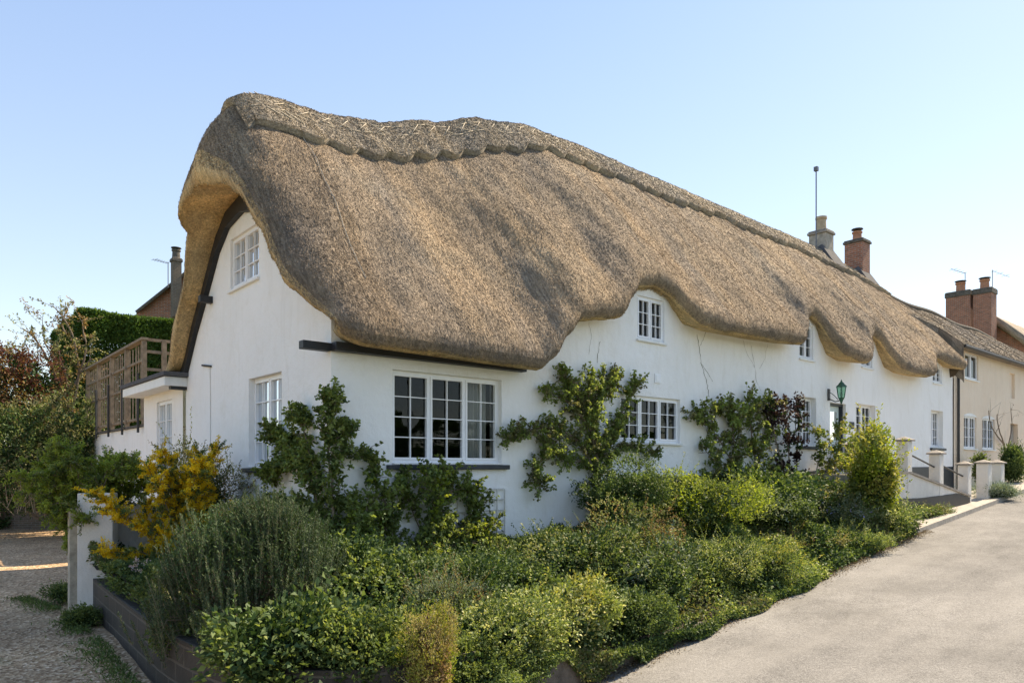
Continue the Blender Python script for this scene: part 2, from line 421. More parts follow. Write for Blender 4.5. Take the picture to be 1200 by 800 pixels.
def leafquads(P, Dv, L, W, fold=.25, curl=.0):
    n = len(P); Dv = unit(Dv); rnd = rng.normal(size=(n, 3)); rnd[:, 2] = np.abs(rnd[:, 2])+.4
    Sv = unit(np.cross(Dv, rnd)); Nv = unit(np.cross(Sv, Dv))
    L = np.broadcast_to(L, (n,))[:, None]; W = np.broadcast_to(W, (n,))[:, None]
    a = P; b = P+Dv*L*.45+Sv*W*.5+Nv*W*fold; c = P+Dv*L-Nv*L*curl; d = P+Dv*L*.45-Sv*W*.5+Nv*W*fold
    V = np.stack([a, b, c, d], 1).reshape(-1, 3); Fq = np.arange(4*n).reshape(n, 4)
    return V, Fq
class Leaves:
    def __init__(s): s.V = []; s.m = []; s.n = 0
    def add(s, P, Dv, L, W, m=0, fold=.25, curl=.1):
        if len(P) == 0: return
        V, _ = leafquads(np.asarray(P), np.asarray(Dv), L, W, fold, curl); s.V.append(V); s.m.append(np.full(len(P), m)); s.n += len(P)
    def build(s, name, mats, parent=None):
        V = np.concatenate(s.V); n = len(V)//4
        return npmesh(name, V, np.arange(4*n).reshape(n, 4), mats, parent, np.concatenate(s.m))

# ------------------------------------------------------------------ terrain functions
def edge(x):                      # front edge of the garden / road edge
    return interp([(-2.3, -1.2), (-2.25, -2.2), (-1.9, -3.25), (-1.2, -3.62), (-.3, -3.66), (1.5, -3.36), (12.6, -2.64), (19.3, -2.25), (23, -2.0), (40, -1.2), (70, 2)], x, False)
def roadz(x):
    if x < 12: return -2.35+.078*max(0, x-1.5)**1.0
    return -2.35+.078*10.5+.06*(min(x, 60)-12)
def ground(x, y): return roadz(x)+(.15*sst(-3, 2, y) if x < 6 else .15*sst(-3, 2, y))
def bedh(x):                      # height of bed edge above road
    return interp([(-2, .64), (-.5, .60), (.8, .40), (1.8, .22), (3.5, .12), (6, .09), (14, .10)], x)
def bed(x, y):
    if x < -.05:
        zh = -1.45
    else: zh = interp([(0, -1.42), (4.0, -1.3), (4.6, -1.1), (5.8, -.55), (9, -.5), (13, -.45)], x)
    e = edge(x); ze = roadz(x)+bedh(x)
    v = min(1, max(0, (y-e)/(0-e)))
    return lerp(ze, zh, v**1.5)

def sheet(name, xs, yf0, yf1, ny, zf, mat):
    V = []; Fs = []
    for x in xs:
        a, b = yf0(x), yf1(x)
        for j in range(ny+1):
            y = lerp(a, b, j/ny); V.append((x, y, zf(x, y)))
    n = ny+1
    for i in range(len(xs)-1):
        for j in range(ny): Fs.append((i*n+j, (i+1)*n+j, (i+1)*n+j+1, i*n+j+1))
    return struct(npmesh(name, np.array(V), np.array(Fs), mat, None, None, True))
far = [-400, -200, -100, -60, -40, -30, -20, -15, -12]
xs_all = far+list(np.arange(-10, 30, .5))+[30, 34, 38, 45, 52, 60, 80, 120, 200, 400]
sheet('ground', xs_all, lambda x: -400, lambda x: 400, 40, lambda x, y: roadz(x)-.06, 'turf')
sheet('road', xs_all[1:-1], lambda x: -11.5, lambda x: edge(max(x, -.3)) if x > -.3 else -3.66, 24, lambda x, y: roadz(x)-.004, 'asphalt')
sheet('gravel_drive', [-14, -12, -10, -8, -6, -5, -4, -3, -2.6, -2.0, -1, 0, 1.2], lambda x: -3.655, lambda x: 26, 90, lambda x, y: ground(x, y)-.0+(.012*sin(x*3.1+y*1.7)+.01*sin(y*5)), 'gravel')
# planted bed
V = []; Fs = []; idx = {}
gx = np.arange(-2.35, 13.6, .15); gy = np.arange(-3.9, 4.8, .15)
def inside(x, y):
    if x >= -.1: return edge(x)-.1 <= y <= .12
    return y <= 4.3 and (x >= -2.28) and y >= edge(x)-.1
def vid(i, j):
    if (i, j) not in idx:
        x, y = gx[i], gy[j]; idx[(i, j)] = len(V)
        yy = max(y, edge(x)+.04)
        V.append((x, yy, bed(x, yy)+.02*sin(7*x+3*y)+.02*sin(11*y-5*x)))
    return idx[(i, j)]
for i in range(len(gx)-1):
    for j in range(len(gy)-1):
        if inside(gx[i]+.07, gy[j]+.07): Fs.append((vid(i, j), vid(i+1, j), vid(i+1, j+1), vid(i, j+1)))
struct(npmesh('garden_bed', np.array(V), np.array(Fs), 'soil', None, None, True))

# pavement and kerb in front of the steps
mb = MB(); kb = MB()
px_ = list(np.arange(12.7, 40, .6))
for a, b in zip(px_, px_[1:]):
    for (o0, o1, tgt, h) in ((.14, 1.3, mb, .10), (0, .14, kb, .115)):
        p = [(a, edge(a)+o0, roadz(a)+h), (b, edge(b)+o0, roadz(b)+h), (b, edge(b)+o1, roadz(b)+h), (a, edge(a)+o1, roadz(a)+h)]
        tgt.quad(*p)
    kb.quad((a, edge(a), roadz(a)-.03), (b, edge(b), roadz(b)-.03), (b, edge(b), roadz(b)+.115), (a, edge(a), roadz(a)+.115))
    kb.quad((b-.004, edge(b)+.001, roadz(b)-.03), (b-.004, edge(b)+.14, roadz(b)-.03), (b-.004, edge(b)+.14, roadz(b)+.11), (b-.004, edge(b)+.001, roadz(b)+.11))
kb.quad((12.7, edge(12.7), roadz(12.7)-.03), (12.7, edge(12.7)+.14, roadz(12.7)-.03), (12.7, edge(12.7)+.14, roadz(12.7)+.115), (12.7, edge(12.7), roadz(12.7)+.115))
struct(mb.build('pavement', 'kerb_stone')); struct(kb.build('kerb', 'kerb_stone'))

# ------------------------------------------------------------------ retaining wall (curved, black blocks)
path = [(-2.12, 3.9), (-2.2, 2.5), (-2.27, 1), (-2.33, -.4), (-2.34, -1.2), (-2.28, -2.1), (-2.12, -2.8), (-1.85, -3.3), (-1.45, -3.58), (-.9, -3.70), (-.3, -3.70), (.4, -3.60), (1.5, -3.41), (2.5, -3.34), (3.5, -3.27), (4.5, -3.2)]
def densify(p, n=5):
    out = []
    for i in range(len(p)-1):
        p0 = p[max(i-1, 0)]; p1 = p[i]; p2 = p[i+1]; p3 = p[min(i+2, len(p)-1)]
        for k in range(n):
            t = k/n
            out.append(tuple(.5*((2*b)+(-a+c)*t+(2*a-5*b+4*c-d)*t*t+(-a+3*b-3*c+d)*t**3) for a, b, c, d in zip(p0, p1, p2, p3)))
    out.append(p[-1]); return out
pd = densify(path, 5)
rw = thing('retaining_wall', 'low curved black painted block wall edging the planted bed', 'wall', (-2, 0, -2.3))
wb = MB(); arc = 0; st = MB()
for (a, b) in zip(pd, pd[1:]):
    L = math.dist(a, b); dx, dy = (b[0]-a[0])/L, (b[1]-a[1])/L; nx, ny = -dy*-1, dx*-1   # outward
    nx, ny = -(-dy), -(dx)
    nx, ny = (dy, -dx)
    # inward normal points to the bed
    def top(p): return (-1.66 if p[0] < -.3 else roadz(p[0])+bedh(p[0])-.02+.025*sin(p[0]*9)+.015*sin(p[0]*23))
    def bot(p): return ground(p[0], p[1])-.15
    t = .16
    # choose outward = away from (0.5,-1)
    cxm, cym = (a[0]+b[0])/2, (a[1]+b[1])/2
    if (nx*(cxm-.8)+ny*(cym-0)) < 0: nx, ny = -nx, -ny
    A0 = (a[0], a[1]); B0 = (b[0], b[1]); A1 = (a[0]-nx*t, a[1]-ny*t); B1 = (b[0]-nx*t, b[1]-ny*t)
    tgt = wb if cxm < .2 else st
    wob = 0
    tgt.quad((*A0, bot(a)), (*B0, bot(b)), (*B0, top(b)+wob), (*A0, top(a)+wob), 0, [(arc, bot(a)), (arc+L, bot(b)), (arc+L, top(b)), (arc, top(a))])
    tgt.quad((*A0, top(a)+wob), (*B0, top(b)+wob), (*B1, top(b)+wob), (*A1, top(a)+wob), 0, [(arc, 0), (arc+L, 0), (arc+L, .1), (arc, .1)])
    tgt.quad((*A1, bot(a)), (*B1, bot(b)), (*B1, top(b)+wob), (*A1, top(a)+wob))
    arc += L
wb.build('block_wall', 'black_block', rw); st.build('stone_edging', 'stone_dark', rw)

# ------------------------------------------------------------------ walls with openings
def T_front(y0=0.0): return lambda u, wv, z: (u, y0-wv, z)
def T_gable(x0=0.0): return lambda u, wv, z: (x0-wv, u, z)
def wall(mb, T, u0, u1, zbot, ztop, openings, depth=.16, step=.2, m=0):
    cuts = set([u0, u1]+[o[k] for o in openings for k in (0, 1)])
    n = int((u1-u0)/step)
    for k in range(1, n):
        c = u0+(u1-u0)*k/n
        if all(abs(c-q) > step*.3 for q in cuts): cuts.add(c)
    cs = sorted(cuts)
    for a, b in zip(cs, cs[1:]):
        mid = (a+b)/2; ops = sorted([o for o in openings if o[0]-1e-6 <= mid <= o[1]+1e-6], key=lambda o: o[2])
        za, zb_ = zbot(a), zbot(b)
        for o in ops:
            mb.quad(T(a, 0, za), T(b, 0, zb_), T(b, 0, o[2]), T(a, 0, o[2]), m)
            mb.quad(T(a, 0, o[2]), T(b, 0, o[2]), T(b, -depth, o[2]), T(a, -depth, o[2]), m)
            mb.quad(T(a, 0, o[3]), T(b, 0, o[3]), T(b, -depth, o[3]), T(a, -depth, o[3]), m)
            za = zb_ = o[3]
        mb.quad(T(a, 0, za), T(b, 0, zb_), T(b, 0, ztop(b)), T(a, 0, ztop(a)), m)
    for o in openings:
        for u in (o[0], o[1]):
            mb.quad(T(u, 0, o[2]), T(u, -depth, o[2]), T(u, -depth, o[3]), T(u, 0, o[3]), m)
def window(parent, T, u0, u1, z0, z1, n=2, grid=(2, 3), sill='white_wood', curtain=None, name='window', recess=.085, sillout=.05, blind=0):
    f = MB(); fw = .045; d0, d1 = -recess-.06, -recess
    f.box(u0, u0+fw, d0, d1, z0, z1, 0, T); f.box(u1-fw, u1, d0, d1, z0, z1, 0, T)
    f.box(u0+fw, u1-fw, d0, d1, z0, z0+fw, 0, T); f.box(u0+fw, u1-fw, d0, d1, z1-fw, z1, 0, T)
    iu0, iu1, iz0, iz1 = u0+fw, u1-fw, z0+fw, z1-fw
    mw = .035; lw = (iu1-iu0-(n-1)*mw)/n
    panes = []
    for k in range(n):
        a = iu0+k*(lw+mw); b = a+lw
        if k < n-1: f.box(b, b+mw, d0, d1, iz0, iz1, 0, T)
        sf = .032; e0, e1 = d0+.012, d1+.014
        f.box(a+.001, a+sf, e0, e1, iz0+.001, iz1-.001, 0, T); f.box(b-sf, b-.001, e0, e1, iz0+.001, iz1-.001, 0, T)
        f.box(a+sf, b-sf, e0, e1, iz0+.001, iz0+sf, 0, T); f.box(a+sf, b-sf, e0, e1, iz1-sf, iz1-.001, 0, T)
        ga, gb, gz0, gz1 = a+sf, b-sf, iz0+sf, iz1-sf
        for c in range(1, grid[0]):
            x = lerp(ga, gb, c/grid[0]); f.box(x-.007, x+.007, e0+.02, e1-.010, gz0, gz1, 0, T)
        for r in range(1, grid[1]):
            z = lerp(gz0, gz1, r/grid[1]); f.box(ga, gb, e0+.021, e1-.011, z-.007, z+.007, 0, T)
        panes.append((ga, gb, gz0, gz1, e0+.016))
    fr = f.build(name, 'white_plastic', parent)
    for (ga, gb, gz0, gz1, e) in panes:
        p = MB(); p.quad(T(ga-.004, e, gz0-.004), T(gb+.004, e, gz0-.004), T(gb+.004, e, gz1+.004), T(ga-.004, e, gz1+.004))
        p.build('pane', 'window_glass', fr)
    if sill:
        s_ = MB()
        if sill in ('black_paint', 'navy_paint'):
            s_.box(u0-.10, u1+.12, -.01, .07, z0-.10, z0-.03, 0, T); s_.box(u0+.001, u1-.001, -.10, .05, z0-.028, z0-.002, 1, T)
            s_.build('sill', [sill, 'white_wood'], fr, bevel=.008)
        else:
            s_.box(u0-.03, u1+.04, -.08, sillout, z0-.045, z0-.002, 0, T); s_.build('sill', sill, fr, bevel=.006)
    if curtain:
        for (ca, cb, mt) in curtain:
            c = MB(); nn = 24; ua, ub = lerp(u0, u1, ca), lerp(u0, u1, cb)
            pts = [(lerp(ua, ub, k/nn), -.32-.035*sin(k*1.9)-.02*sin(k*.9)) for k in range(nn+1)]
            for (p, q) in zip(pts, pts[1:]): c.quad(T(p[0], p[1], z0-.1), T(q[0], q[1], z0-.1), T(q[0], q[1], z1+.1), T(p[0], p[1], z1+.1))
            c.build('curtain', mt, fr, smooth=True)
    return fr

cot = thing('thatched_cottage', 'long white rendered cottage with a deep wavy thatched roof', 'cottage', (0, 0, -1.4))
# eave line of the thatch along the front: x, z of the lowest edge, overhang
EV = [(-.6, 1.64, .55), (0, 1.56, .58), (3.3, 1.51, .60), (3.58, 1.70, .60), (3.95, 2.12, .55), (4.35, 2.44, .50), (4.9, 2.54, .46), (5.35, 2.62, .45), (5.75, 3.02, .36), (6.15, 3.32, .24), (6.7, 3.42, .20), (7.15, 3.32, .22),
      (7.42, 3.04, .34), (7.75, 2.80, .5), (8.4, 2.74, .56), (10, 2.76, .58), (11.2, 2.80, .58), (11.75, 2.84, .56), (12.05, 3.10, .44), (12.4, 3.55, .28), (12.85, 3.70, .2), (13.25, 3.56, .22), (13.6, 3.1, .38), (13.9, 2.8, .54), (14.5, 2.70, .60),
      (15.2, 2.72, .60), (15.55, 2.95, .5), (15.85, 3.40, .32), (16.3, 3.64, .2), (16.75, 3.52, .22), (17.1, 3.1, .38), (17.45, 2.78, .54), (18.2, 2.68, .60), (19.3, 2.68, .6), (20.0, 2.80, .5), (20.35, 3.1, .36), (20.9, 3.42, .2), (21.4, 3.44, .2), (21.8, 3.3, .36), (22.1, 3.22, .5), (23.2, 3.22, .5)]
ez = [(a, b) for a, b, c in EV]; eo = [(a, c) for a, b, c in EV]
def zeave(x): return interp(ez, x)
def oeave(x): return interp(eo, x)
def basez(x): return interp([(0, -1.55), (4.6, -1.5), (5.4, -.75), (12, -.7), (24, -.6)], x)
def inner_z(y): return interp([(-.7, 1.72), (-.3, 1.82), (-.1, 1.95), (.3, 2.28), (.75, 2.75), (1.15, 3.28), (1.7, 3.88), (2.2, 4.2), (3.1, 4.38), (3.8, 4.28), (4.3, 3.95), (5.2, 2.95), (6.2, 1.86), (6.7, 1.7)], y)
wins_front = [(.94, 2.95, .05, 1.37), (5.82, 7.65, .46, 1.34), (6.31, 7.14, 2.42, 3.25), (12.4, 13.35, .52, 1.72), (12.5, 13.2, 2.66, 3.52), (14.1, 15.0, -.14, 1.66), (15.6, 16.85, .62, 1.72), (15.95, 16.65, 2.76, 3.45), (21.05, 22.1, .62, 1.82), (21.2, 22.0, 2.72, 3.28)]
wins_gable = [(2.48, 3.73, 3.0, 3.88), (1.6, 2.9, 0.0, 1.42)]
wb = MB()
wall(wb, T_front(), 0, 23.0, basez, lambda x: zeave(x)+.14+.4*(1-sst(.5, 1.2, x)), wins_front, .3)
# the wall sill / lean behind
wall(wb, T_gable(), 0, 6.2, lambda y: -1.9, lambda y: inner_z(y)+.15, wins_gable, .3)
wb.quad((0, 6.2, -1.9), (23, 6.2, -1.2), (23, 6.2, 2.6), (0, 6.2, 2.0))
wb.quad((23, 0, -1), (23, 6.2, -1), (23, 6.2, 3), (23, 0, 3.0))
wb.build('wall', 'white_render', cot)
# inner floors and partitions as rooms, one added to darken the gable panes
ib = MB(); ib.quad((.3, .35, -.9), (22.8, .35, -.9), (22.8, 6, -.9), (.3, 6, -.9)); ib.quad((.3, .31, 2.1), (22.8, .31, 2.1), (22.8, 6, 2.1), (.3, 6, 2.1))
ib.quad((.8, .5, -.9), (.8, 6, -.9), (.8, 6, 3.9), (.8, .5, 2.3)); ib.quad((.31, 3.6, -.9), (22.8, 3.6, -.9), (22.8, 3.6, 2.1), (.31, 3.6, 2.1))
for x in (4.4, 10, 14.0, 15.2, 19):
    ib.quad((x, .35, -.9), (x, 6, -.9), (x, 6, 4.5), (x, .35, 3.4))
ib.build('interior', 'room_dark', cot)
# plinth
pb = MB()
for a, b in zip(np.arange(0, 23, .25), np.arange(.25, 23.2, .25)):
    def pt(x): return interp([(0, -1.22), (3.9, -1.18), (4.9, -1.15), (5.3, -.24), (8, -.2), (12, -.16), (16, -.05), (23, -.02)], x, False)
    if 14.05 < (a+b)/2 < 15.05:
        if pb.v: pb.build('plinth', 'navy_paint', cot); pb = MB()
        continue
    pb.quad((a, -.02, basez(a)-.5), (b, -.02, basez(b)-.5), (b, -.02, pt(b)), (a, -.02, pt(a)))
    pb.quad((a, -.02, pt(a)), (b, -.02, pt(b)), (b, 0, pt(b)+.01), (a, 0, pt(a)+.01))
pb.build('plinth', 'navy_paint', cot); pb = MB()
pb.quad((-.02, -.02, -2), (-.02, 6.2, -2), (-.02, 6.2, -1.25), (-.02, -.02, -1.25))
pb.build('plinth', 'navy_paint', cot)
# windows
Tf, Tg = T_front(), T_gable()
window(cot, Tf, *wins_front[0], n=3, grid=(2, 4), sill='navy_paint', curtain=[(.74, .98, 'curtain_cloth')])
window(cot, Tf, *wins_front[1], n=3, grid=(2, 3), recess=.06)
window(cot, Tf, *wins_front[2], n=2, grid=(2, 3), recess=.04, curtain=[(0, .3, 'curtain_cloth')])
window(cot, Tf, *wins_front[3], n=2, grid=(2, 4), sill='navy_paint', recess=.14, curtain=[(0, .5, 'curtain_cloth')])
window(cot, Tf, *wins_front[4], n=2, grid=(1, 3), recess=.05, curtain=[(0, .3, 'curtain_cloth'), (.75, 1, 'curtain_cloth')])
window(cot, Tf, *wins_front[6], n=2, grid=(2, 4), sill='navy_paint', recess=.14)
window(cot, Tf, *wins_front[7], n=2, grid=(1, 3), recess=.05)
window(cot, Tf, *wins_front[8], n=2, grid=(2, 4), sill='navy_paint', recess=.16, curtain=[(.4, 1, 'curtain_cloth')])
window(cot, Tf, *wins_front[9], n=2, grid=(1, 3), recess=.05)
window(cot, Tg, *wins_gable[0], n=2, grid=(2, 3), recess=.05, curtain=[(.5, .72, 'blue_cloth')])
window(cot, Tg, *wins_gable[1], n=2, grid=(2, 4), sill='navy_paint', recess=.10)
# door
db = MB(); db.box(14.15, 14.95, -.22, -.17, -.12, 1.60, 0, Tf)
for (z0, z1) in ((0, .55), ): db.box(14.27, 14.83, -.168, -.155, z0, z1, 0, Tf)
door = db.build('door', 'door_paint', cot, bevel=.006)
hb = MB(); hb.box(14.1, 14.148, -.25, -.08, -.14, 1.66, 0, Tf); hb.box(14.952, 15.0, -.25, -.08, -.14, 1.66, 0, Tf); hb.box(14.148, 14.952, -.25, -.08, 1.602, 1.66, 0, Tf)
hb.build('door_frame', 'navy_paint', door)
gb = MB(); gb.box(14.3, 14.8, -.168, -.16, .7, 1.45, 0, Tf); gb.build('pane', 'window_glass', door)
hb = MB(); hb.tube([Tf(14.24, -.16, .7), Tf(14.24, -.11, .7), Tf(14.33, -.11, .7)], .012, 8); hb.build('handle', 'iron', door)
# eave beam and gable boards
eb = MB(); eb.box(-.01, 3.35, .02, .16, 1.52, 1.635, 0, Tf); eb.box(-.40, 0, -.12, .018, 1.525, 1.63, 0, Tf)
eb.build('eave_beam', 'black_paint', cot, bevel=.006)
bb = MB()
yy = [2.05, 2.4, 3.1, 3.75, 4.25, 4.8, 5.5, 6.15, 6.45]
for a, b in zip(yy, yy[1:]):
    za, zb_ = inner_z(a), inner_z(b)
    for (w0, w1, dz0, dz1) in ((.0, .09, -.20, .06),):
        P = [(-w1, a, za+dz0), (-w1, b, zb_+dz0), (-w1, b, zb_+dz1), (-w1, a, za+dz1)]
        Q = [(-w0-.002, p[1], p[2]) for p in P]
        bb.quad(*P); bb.quad(P[0], P[1], Q[1], Q[0]); bb.quad(P[3], P[2], Q[2], Q[3])
bb.box(-.22, -.002, 4.62, 4.74, 2.95, 3.07); bb.box(-.30, -.002, 6.12, 6.26, 1.50, 1.62)
bb.build('barge_board', 'black_paint', cot)
vb = MB(); vb.box(6.82, 7.0, .002, .02, 1.62, 1.80, 0, Tf); vb.box(6.85, 6.97, .02, .028, 1.65, 1.77, 0, Tf); vb.build('vent_cover', 'white_plastic', cot, bevel=.003)
# slim cable on gable
cb = MB(); cb.tube([Gx(237, 428, -.02), Gx(247, 429, -.02)], .02, 6); cb.build('cable_clip', 'iron', cot)
cb = MB(); cb.tube([Gx(246, 429, -.012), Gx(246.5, 470, -.012), Gx(246.5, 520, -.012)], .006, 5); cb.build('cable', 'concrete', cot)
# thin cracks on the front wall
def crack(pts, r=.005):
    m_ = MB(); pp = []
    for (a, b) in zip(pts, pts[1:]):
        for k in range(5):
            t = k/5; pp.append((lerp(a[0], b[0], t)+R.uniform(-.6, .6), lerp(a[1], b[1], t)))
    pp.append(pts[-1]); prev = None
    for i, q in enumerate(pp):
        c = F(q[0], q[1], -.003); wd = r*(.4+R.random())
        cur = ((c[0]-wd, c[1], c[2]), (c[0]+wd, c[1], c[2]))
        if prev: m_.quad(prev[0], prev[1], cur[1], cur[0])
        prev = cur
    m_.build('crack_line', 'crack', cot)
crack([(817, 392), (820, 410), (822, 425), (826, 440), (829, 452), (831, 465)], .010)
crack([(821, 425), (827, 433), (835, 447)], .008); crack([(820, 405), (824, 398), (828, 388)], .006)
crack([(703, 400), (701, 412), (700, 425)], .006); crack([(690, 378), (693, 395), (690, 415)], .005)
crack([(880, 405), (884, 425), (886, 445), (892, 458)], .005); crack([(900, 402), (896, 420), (890, 432)], .004)
crack([(870, 398), (876, 415), (884, 430)], .004); crack([(884, 445), (878, 460), (876, 470)], .004)

# extension at the left rear
ob = [(6.95, 8.05, -.15, 1.38)]
xb = MB(); wall(xb, T_gable(-.05), 6.22, 9.1, lambda y: -2.2, lambda y: 1.62, ob, .12)
xb.quad((-.05, 9.1, -2.2), (4, 9.1, -2.2), (4, 9.1, 1.62), (-.05, 9.1, 1.62)); xb.quad((-.05, 6.22, 1.62), (4, 6.22, 1.62), (4, 9.1, 1.62), (-.05, 9.1, 1.62))
xb.build('extension_wall', 'white_render', cot)
window(cot, T_gable(-.05), *ob[0], n=2, grid=(2, 4), sill='white_wood', recess=.05)
fb = MB(); fb.box(-.42, 0, 6.1, 9.4, 1.56, 1.74); fb.build('fascia', 'white_wood', cot, bevel=.01)
fb = MB(); fb.box(-.46, 4, 6.02, 9.5, 1.745, 1.83); fb.build('flat_roof', 'lead', cot, bevel=.01)

# ------------------------------------------------------------------ thatched roof
YR = 3.1
def zridge(x): return interp([(-.6, 6.04), (.4, 6.10), (1.3, 6.12), (2.4, 6.30), (3.6, 6.68), (4.9, 7.14), (6.2, 7.40), (8, 7.43), (12, 7.40), (19, 7.34), (22, 7.1), (24.6, 6.75)], x)
def zback(x): return interp([(0, 1.75), (4, 2.2), (6, 2.9), (24, 2.9)], x)
NS = 76
def outer_section(x):
    ze, ov, zr = zeave(x), oeave(x), zridge(x); out = []
    # soffit + lip
    lip = [(.12, ze+.10), (-ov*.45, ze+.03), (-ov+.17, ze-.0), (-ov+.06, ze+.02), (-ov-.0, ze+.08), (-ov-.03, ze+.17), (-ov-.01, ze+.28)]
    out += lip
    y0, z0 = -ov+.06, ze+.42; y1, z1 = YR-.22, zr-.16
    n1 = 34
    for k in range(n1+1):
        t = k/n1; bl = .10*sin(pi*t)-.03*sin(2*pi*t)
        out.append((lerp(y0, y1, t)-bl*.75, lerp(z0, z1, t)+bl*.6))
    for a in (-50, -25, 0, 25, 50): out.append((YR+.17*sin(radians(a))*1.2, zr-.09+.10*cos(radians(a))-.01))
    zb = zback(x); y2, z2 = 6.7, zb+.4; n2 = 24
    for k in range(n2+1):
        t = k/n2; bl = .14*sin(pi*t); out.append((lerp(YR+.22, y2, t)+bl*.75, lerp(zr-.16, z2, t)+bl*.6))
    out += [(6.78, zb+.22), (6.68, zb+.04), (6.4, zb), (6.1, zb+.06)]
    return out
NSEC = len(outer_section(5))
def frac(sec):
    d = [0]
    for a, b in zip(sec, sec[1:]): d.append(d[-1]+math.dist(a, b))
    return [q/d[-1] for q in d]
# inner edge of the verge at the left end, matched to the section points
IN = [(.05, 1.86), (-.08, 1.82), (-.17, 1.80), (-.25, 1.79), (-.31, 1.80), (-.34, 1.83), (-.34, 1.88)]
def inner_left(j):
    sec = SEC0
    if j < 7: return IN[j]
    last = NSEC-4
    if j >= last: q = [(6.72, 1.86), (6.66, 1.78), (6.5, 1.76), (6.2, 1.86)][j-last]; return q
    t = (j-7)/(last-8)
    # map via y of outer
    y = sec[j][0]; y = min(max(y, -.55), 6.7)
    yi = y if y < YR else lerp(y, y, 1)
    yi = lerp(-.33, YR, ((y+.55)/(YR+.55))**1.0) if y < YR else y-.12*sst(YR, 5, y)
    return (yi, inner_z(yi)+.06)
SEC0 = outer_section(.2)
def xe(j):                   # left end position per section point
    if j < 7: return [.025, .0, -.03, -.06, -.09, -.12, -.15][j]
    if j < 15: return lerp(-.18, -.47, sst(0, 1, (j-7)/8))
    y = SEC0[j][0]
    return interp([(-.6, -.46), (.8, -.52), (2.0, -.66), (3.2, -.80), (4.1, -.80), (4.45, -.52), (5.2, -.42), (6.8, -.24)], y)
def Rn(j):
    if j < 7: return [.45, .45, .45, .45, .42, .42, .42][j]
    y = SEC0[j][0]
    return interp([(-.6, .46), (.8, .50), (2.0, .80), (3.0, 1.16), (4.1, 1.0), (4.5, .6), (5.5, .5), (6.8, .3)], y)
def lump(x, y, z):
    return .030*sin(x*2.1+z*1.3)+.018*sin(x*4.7-z*2.2+1)+.014*sin(z*5.3+x*.7)+.010*sin(x*9.1+z*7)
grid = []; mats_row = []
# soffit row at the wall
row = []
for j in range(NSEC):
    q = inner_left(j); row.append((.06, q[0], q[1]+.05))
grid.append(row)
NA = 9
row = [(xe(j)+.03, *inner_left(j)) for j in range(NSEC)]; grid.append(row)
for k in range(1, NA+1):
    a = k/NA*pi/2; row = []
    for j in range(NSEC):
        o_ = SEC0[j]; q = inner_left(j); x = xe(j)+Rn(j)*(1-cos(a)**1.0); t = sin(a)
        row.append((x, lerp(q[0], o_[0], t), lerp(q[1], o_[1], t)))
    grid.append(row)
xsr = [.62]+list(np.arange(.75, 22.3, .085))
X1 = xsr[0]
first = grid[-1]
# short blend then regular stations
for t in (.5,):
    sec = outer_section(.45); grid.append([(lerp(first[j][0], X1, t), sec[j][0], sec[j][1]) for j in range(NSEC)])
for x in xsr:
    sec = outer_section(x); grid.append([(x, *sec[j]) for j in range(NSEC)])
# right end: skewed towards the ridge, rounded
def xr(j):
    y = outer_section(22.3)[j][0]; return interp([(-.6, 22.5), (0, 22.6), (YR, 24.3), (6.8, 24.3)], y)
last_sec = outer_section(22.3); 
for k in range(1, 9):
    t = k/8; row = []
    for j in range(NSEC):
        x = lerp(22.3, xr(j), t); s_ = outer_section(x)[j]; row.append((x, s_[0], s_[1]))
    grid.append(row)
for k in range(1, 7):
    a = k/6*pi/2; row = []
    for j in range(NSEC):
        x = xr(j)+.25*sin(a); s_ = outer_section(xr(j))[j]
        cy, cz = (max(s_[0], .1) if s_[0] < YR else min(s_[0], 6.0)), s_[1]
        off = .55*(1-cos(a)); 
        if 6 < j < NSEC-4: row.append((x, s_[0]+(.4 if s_[0] < YR else -.4)*off*1.4*(1 if abs(s_[0]-YR) > .5 else 0), s_[1]-off*1.1))
        else: row.append((x, s_[0]*(1-.1*off), s_[1]+.05*off))
    grid.append(row)
row = [(p[0]-.2, (p[1]*.0+YR)*.25+p[1]*.75, p[2]-.25 if 6 < j < NSEC-4 else p[2]+.1) for j, p in enumerate(grid[-1])]; grid.append(row)
Gd = np.array(grid)     # (rows, NSEC, 3)
# lumps along approximate normal
du = np.gradient(Gd, axis=0); dv = np.gradient(Gd, axis=1)
Nn = np.cross(du, dv); Nn /= (np.linalg.norm(Nn, axis=2, keepdims=True)+1e-9)
for i in range(2, Gd.shape[0]-2):
    for j in range(3, NSEC-2):
        x, y, z = Gd[i, j]; Gd[i, j] += Nn[i, j]*lump(x, y, z)*(.6 if j < 9 else 1)*(1-.85*math.exp(-((j-44)/9)**2))
if Nn[60, 20, 2] < 0: Nn = -Nn
nr, ncx = Gd.shape[:2]
Fs = []; mi = []
for i in range(nr-1):
    for j in range(ncx-1):
        Fs.append((i*ncx+j, (i+1)*ncx+j, (i+1)*ncx+j+1, i*ncx+j+1))
        nz = 0
        mi.append(1 if (i <= 2 or j <= 2 or j >= ncx-3) else 0)
Vr = Gd.reshape(-1, 3)
